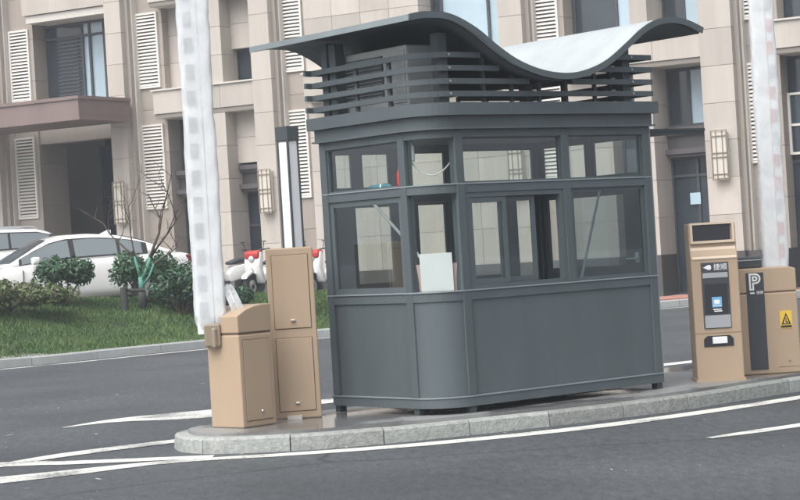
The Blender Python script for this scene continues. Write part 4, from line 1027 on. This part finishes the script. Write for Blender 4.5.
# ------------------------------------------------------------------ parked cars
def loft(rings, closed_ends=True, mirror=True):
    mb = MB(); n = len(rings[0])
    full = []
    for r_ in rings:
        l_ = [(x, y, z) for x, y, z in r_]; full.append(l_ + [(x, -y, z) for x, y, z in reversed(r_)])
    N = 2 * n
    for l_ in full: mb.v += l_
    for i in range(len(full) - 1):
        for j in range(N): mb.f.append((i * N + j, i * N + (j + 1) % N, (i + 1) * N + (j + 1) % N, (i + 1) * N + j))
    mb.f.append(tuple(range(N))); mb.f.append(tuple((len(full) - 1) * N + j for j in range(N - 1, -1, -1)))
    return mb
def car(name, label, loc, heading, suv=False, group=None):
    E = empty(name, label, 'car', loc, heading, group)         # local +x is the front
    h = 1.70 if suv else 1.47
    belt = [(-2.36, 0.72, 0.74), (-2.28, 0.84, 0.97), (-1.9, 0.90, 1.00), (-1.0, 0.92, 0.98), (0.0, 0.92, 0.95), (0.85, 0.91, 0.92), (1.4, 0.88, 0.85), (1.95, 0.80, 0.75), (2.25, 0.68, 0.66), (2.38, 0.52, 0.55)]
    if suv: belt = [(x, y, z + 0.16) for x, y, z in belt]
    rings = []
    for x, wv, zb in belt:
        g_ = 0.22 if suv else 0.17
        rings.append([(x, 0.0, g_), (x, wv * 0.92, g_), (x, wv * 0.99, g_ + 0.18), (x, wv, (g_ + zb) * 0.5 + 0.08), (x, wv * 0.985, zb - 0.12), (x, wv * 0.95, zb - 0.015), (x, wv * 0.85, zb + 0.015), (x, 0.0, zb + 0.045)])
    o = fix(loft(rings).build('body', 'car_white', E, smooth=True))
    sm = o.modifiers.new('round', 'SUBSURF'); sm.levels = 2; sm.render_levels = 2
    # cabin: roof line stations
    if suv: rf = [(-2.25, 1.13, 0.80), (-2.05, 1.55, 0.70), (-1.7, 1.66, 0.66), (-0.6, 1.70, 0.66), (0.15, 1.68, 0.65), (0.55, 1.56, 0.64), (1.25, 1.06, 0.74)]
    else: rf = [(-1.98, 1.00, 0.70), (-1.35, 1.28, 0.62), (-0.95, 1.40, 0.60), (-0.4, 1.46, 0.60), (0.15, 1.45, 0.60), (0.50, 1.36, 0.60), (1.25, 0.91, 0.70)]
    X = [r_[0] for r_ in rf]
    bz = lambda x: float(np.interp(x, [b_[0] for b_ in belt], [b_[2] for b_ in belt])); bw = lambda x: float(np.interp(x, [b_[0] for b_ in belt], [b_[1] for b_ in belt]))
    xs = np.linspace(X[0], X[-1], 25)
    zr = lambda x: float(np.interp(x, X, [r_[1] for r_ in rf])); wr = lambda x: float(np.interp(x, X, [r_[2] for r_ in rf]))
    rings = []
    for x in xs:
        z0, z1, w0, w1 = bz(x) - 0.02, max(zr(x), bz(x)), bw(x) * 0.90, wr(x)
        hgt_ = max(z1 - z0, 0.02); k = min(1, hgt_ / (h - 0.95)); w1 = w0 + (w1 - w0) * k
        rings.append([(x, 0, z0), (x, w0, z0), (x, w0 + (w1 - w0) * 0.568, z0 + hgt_ * 0.5), (x, w1, z0 + hgt_ * 0.88), (x, w1 - 0.08, z0 + hgt_ * 0.97), (x, w1 * 0.5, z0 + hgt_ * 1.01), (x, 0, z0 + hgt_ * 1.025)])
    fix(loft(rings).build('cabin', 'car_white', E, smooth=True))
    def side_pt(x, tt, s, o_=0.012):
        z0, z1 = bz(x) - 0.02, max(zr(x), bz(x)); hg = max(z1 - z0, 0.02); w0 = bw(x) * 0.90; w1 = w0 + (wr(x) - w0) * min(1, hg / (h - 0.95))
        return (x, s * (w0 + (w1 - w0) * tt / 0.88 + o_), z0 + hg * tt)
    def side_pane(nm, mt, xa, xb, ta, tb, s, o_, parent=E):
        mb_ = MB(); q = np.linspace(xa, xb, 9); n_ = 9
        for x in q: mb_.v.append(side_pt(x, ta(x), s, o_))
        for x in q: mb_.v.append(side_pt(x, tb(x), s, o_))
        mb_.f = [(i, i + 1, n_ + i + 1, n_ + i) if s < 0 else (i + 1, i, n_ + i, n_ + i + 1) for i in range(n_ - 1)]
        return mb_.build(nm, mt, parent, smooth=True)
    lo, hi = (lambda x: 0.16), (lambda x: 0.80)
    xa, xb = (-1.95, 0.95) if suv else (-1.30, 0.98)
    for s in (1, -1):
        tr_ = side_pane('window_trim', 'car_black', xa - 0.10, xb + 0.05, (lambda x: 0.10), (lambda x: 0.85), s, 0.008)
        mids = (-0.98, 0.02) if suv else (-0.86, 0.02)
        side_pane('window', 'car_glass', xa, mids[0] - 0.03, lo, hi, s, 0.014)
        side_pane('window', 'car_glass', mids[0] + 0.03, mids[1] - 0.05, lo, hi, s, 0.014)
        side_pane('window', 'car_glass', mids[1] + 0.05, xb, lo, hi, s, 0.014)
        mx_ = 0.78
        m_ = MB().box(mx_ - 0.09, mx_ + 0.06, s * 0.92 - 0.10 + (0.06 if s > 0 else -0.06), s * 0.92 + 0.10 + (0.06 if s > 0 else -0.06), bz(mx_) - 0.02, bz(mx_) + 0.13).build('mirror', 'car_white', E, bevel=0.04, smooth=True)
        for x in (-1.25, -0.15): bx('door_handle', 'car_white', E, x, x + 0.17, min(s * 0.915, s * 0.94), max(s * 0.915, s * 0.94), bz(x) - 0.14, bz(x) - 0.11)
        for x in (0.98, -0.02, -1.15): bx('door_gap', 'car_black', E, x, x + 0.010, min(s * 0.88, s * 0.918), max(s * 0.88, s * 0.918), 0.36, bz(x) - 0.09)
        hl = bx('headlight', 'head_lamp', E, 1.98, 2.22, min(s * 0.52, s * 0.74), max(s * 0.52, s * 0.74), 0.60 + (h - 1.47) * 0.7, 0.72 + (h - 1.47) * 0.7, 0.03)
        bx('tail_light', 'tail_red', E, -2.33, -2.12, min(s * 0.56, s * 0.83), max(s * 0.56, s * 0.83), 0.78 + (h - 1.47) * 0.7, 0.94 + (h - 1.47) * 0.7, 0.03)
        for x in (1.50, -1.36):
            wh = lathe(MB(), [(0.20, -0.105), (0.315, -0.105), (0.335, -0.06), (0.335, 0.06), (0.315, 0.105), (0.20, 0.105)], 26).build('wheel', 'rubber', E, smooth=False)
            wh.location = (x, s * 0.83, 0.335); wh.rotation_euler = (R(90), 0, 0)
            rm = lathe(MB(), [(0.21, -0.115), (0.06, -0.10), (0.06, 0.10), (0.21, 0.115)], 20).build('rim', 'rim', wh)
    # windscreen and rear window
    def slope(nm, xa, xb, o_):
        mb_ = MB(); q = np.linspace(xa, xb, 7)
        for x in q:
            z0, z1 = bz(x) - 0.02, max(zr(x), bz(x)); hg = max(z1 - z0, 0.02); w0 = bw(x) * 0.90; w1 = w0 + (wr(x) - w0) * min(1, hg / (h - 0.95))
            for c, zz in ((-0.88, 0.985), (-0.45, 1.018), (0, 1.03), (0.45, 1.018), (0.88, 0.985)): mb_.v.append((x, c * w1, z0 + hg * zz + o_))
        for i in range(6):
            for j in range(4): mb_.f.append((i * 5 + j, i * 5 + j + 1, i * 5 + j + 6, i * 5 + j + 5))
        return fix(mb_.build(nm, 'car_glass', E, smooth=True))
    slope('windscreen', 0.46, 1.18, 0.008)
    slope('rear_window', (-2.18 if suv else -1.88), (-2.02 if suv else -1.02), 0.008)
    MB().prism_y([(-0.92, h - 0.075), (-0.70, h - 0.03), (-0.88, h + 0.055), (-0.94, h + 0.045)], -0.02, 0.02).build('antenna', 'car_white', E)
    if suv:
        for s in (1, -1): MB().tube([(-1.7, s * 0.6, 1.66), (-1.6, s * 0.6, 1.72), (-0.2, s * 0.6, 1.745), (0.1, s * 0.6, 1.68)], 0.018, 6).build('roof_rail', 'rim', E)
    return E
hd_ = math.atan2(-math.sin(0.42), -math.cos(0.42))
car('parked_car', 'white sedan parked broadside behind the round clipped shrubs', (-6.68, 39.7, fore_z(-6.05) - 0.07), hd_).scale = (1.06, 1.04, 1.0)
car('parked_car', 'white tall car with roof rails parked behind the white sedan', (-9.75, 44.6, fore_z(-9.05) - 0.02), hd_, True).scale = (0.93, 0.93, 0.93)

# ------------------------------------------------------------------ parked motorbikes
def bike():
    E = empty('motorbike', 'white motorbike', 'motorbike')
    for x in (-0.58, 0.62):
        wh = MB(); n = 22
        wh = lathe(MB(), [(0.20, -0.03), (0.26, -0.05), (0.29, 0.0), (0.26, 0.05), (0.20, 0.03)], n).build('wheel', 'rubber', E); wh.location = (x, 0, 0.29); wh.rotation_euler = (R(90), 0, 0)
        lathe(MB(), [(0.205, -0.02), (0.05, -0.045), (0.05, 0.045), (0.205, 0.02)], 14).build('rim', 'rim', wh)
    def shell(nm, mt, pts, w_, bev=0.03): return fix(MB().prism_y(pts, -w_, w_).build(nm, mt, E, bevel=bev, smooth=True))
    shell('rear_fairing', 'car_white', [(-0.75, 0.62), (-0.25, 0.42), (0.0, 0.36), (0.02, 0.55), (-0.1, 0.70), (-0.80, 0.80)], 0.14)
    shell('floor_board', 'charcoal', [(0.0, 0.34), (0.36, 0.34), (0.36, 0.40), (0.0, 0.40)], 0.15, 0.01)
    shell('leg_shield', 'car_white', [(0.34, 0.34), (0.44, 0.36), (0.58, 0.70), (0.52, 1.0), (0.42, 1.0), (0.42, 0.7)], 0.19)
    shell('seat', 'charcoal', [(-0.72, 0.81), (-0.05, 0.72), (0.0, 0.78), (-0.25, 0.86), (-0.70, 0.90)], 0.13)
    shell('rain_cover', 'red', [(0.40, 0.92), (0.58, 0.86), (0.58, 1.0), (0.46, 1.04), (0.36, 1.0)], 0.17)
    shell('front_mudguard', 'car_white', [(0.40, 0.50), (0.66, 0.62), (0.86, 0.54), (0.90, 0.46), (0.64, 0.57)], 0.07, 0.01)
    MB().tube([(0.62, 0, 0.29), (0.50, 0, 0.95)], 0.03).build('fork', 'rim', E)
    MB().tube([(0.36, -0.33, 1.06), (0.44, -0.15, 1.04), (0.46, 0, 1.0), (0.44, 0.15, 1.04), (0.36, 0.33, 1.06)], 0.016).build('handlebar', 'car_black', E)
    for s in (-1, 1):
        MB().tube([(0.42, s * 0.2, 1.04), (0.46, s * 0.26, 1.2)], 0.008, 5).build('mirror', 'car_black', E)
        lathe(MB(), [(0.05, 0), (0.055, 0.01), (0.03, 0.02)], 10, 0.46, s * 0.26).build('mirror_glass', 'car_black', E).location = (0, 0, 1.2)
    lathe(MB(), [(0.065, 0), (0.06, 0.03), (0.02, 0.05)], 12).build('headlight', 'head_lamp', E).matrix_local = Matrix.Translation((0.56, 0, 0.86)) @ Matrix.Rotation(R(90), 4, 'Y')
    MB().tube([(-0.05, 0.16, 0.36), (-0.02, 0.24, 0.02)], 0.012, 6).build('kick_stand', 'rim', E)
    return E
b0 = bike()
GRP = 'motorbikes parked along the building'
spots = [(-3.62, 41.6, R(-150), 'white motorbike with red cover parked right behind the wrapped barrier arm'),
         (-2.78, 41.4, R(-118), 'white motorbike with red cover parked between barrier arm and tall cabinet'),
         (-1.50, 41.6, R(-125), 'white motorbike with red cover parked between tall cabinet and booth')]
for i, (x, y, rz, lb) in enumerate(spots):
    o = b0 if i == 0 else copy_tree(b0)
    o.location = (x, y, fore_z(x) - 0.02); o.rotation_euler = (0, 0, rz); o['label'] = lb; o['group'] = GRP

# ------------------------------------------------------------------ haze volume added to imitate the dirty windscreen's veil
hz = MB().box(-190, 190, -100, 270, -2, 11.5).mesh('haze')
m = bpy.data.materials.new('haze'); m.use_nodes = True; t = m.node_tree; t.nodes.clear()
o = t.nodes.new('ShaderNodeOutputMaterial'); v = t.nodes.new('ShaderNodeVolumePrincipled')
v.inputs['Color'].default_value = (0.86, 0.92, 1.0, 1); v.inputs['Density'].default_value = 0.0020; v.inputs['Anisotropy'].default_value = 0.2
t.links.new(v.outputs[0], o.inputs['Volume']); M['haze'] = m
link('haze', hz, 'haze', kind='stuff')
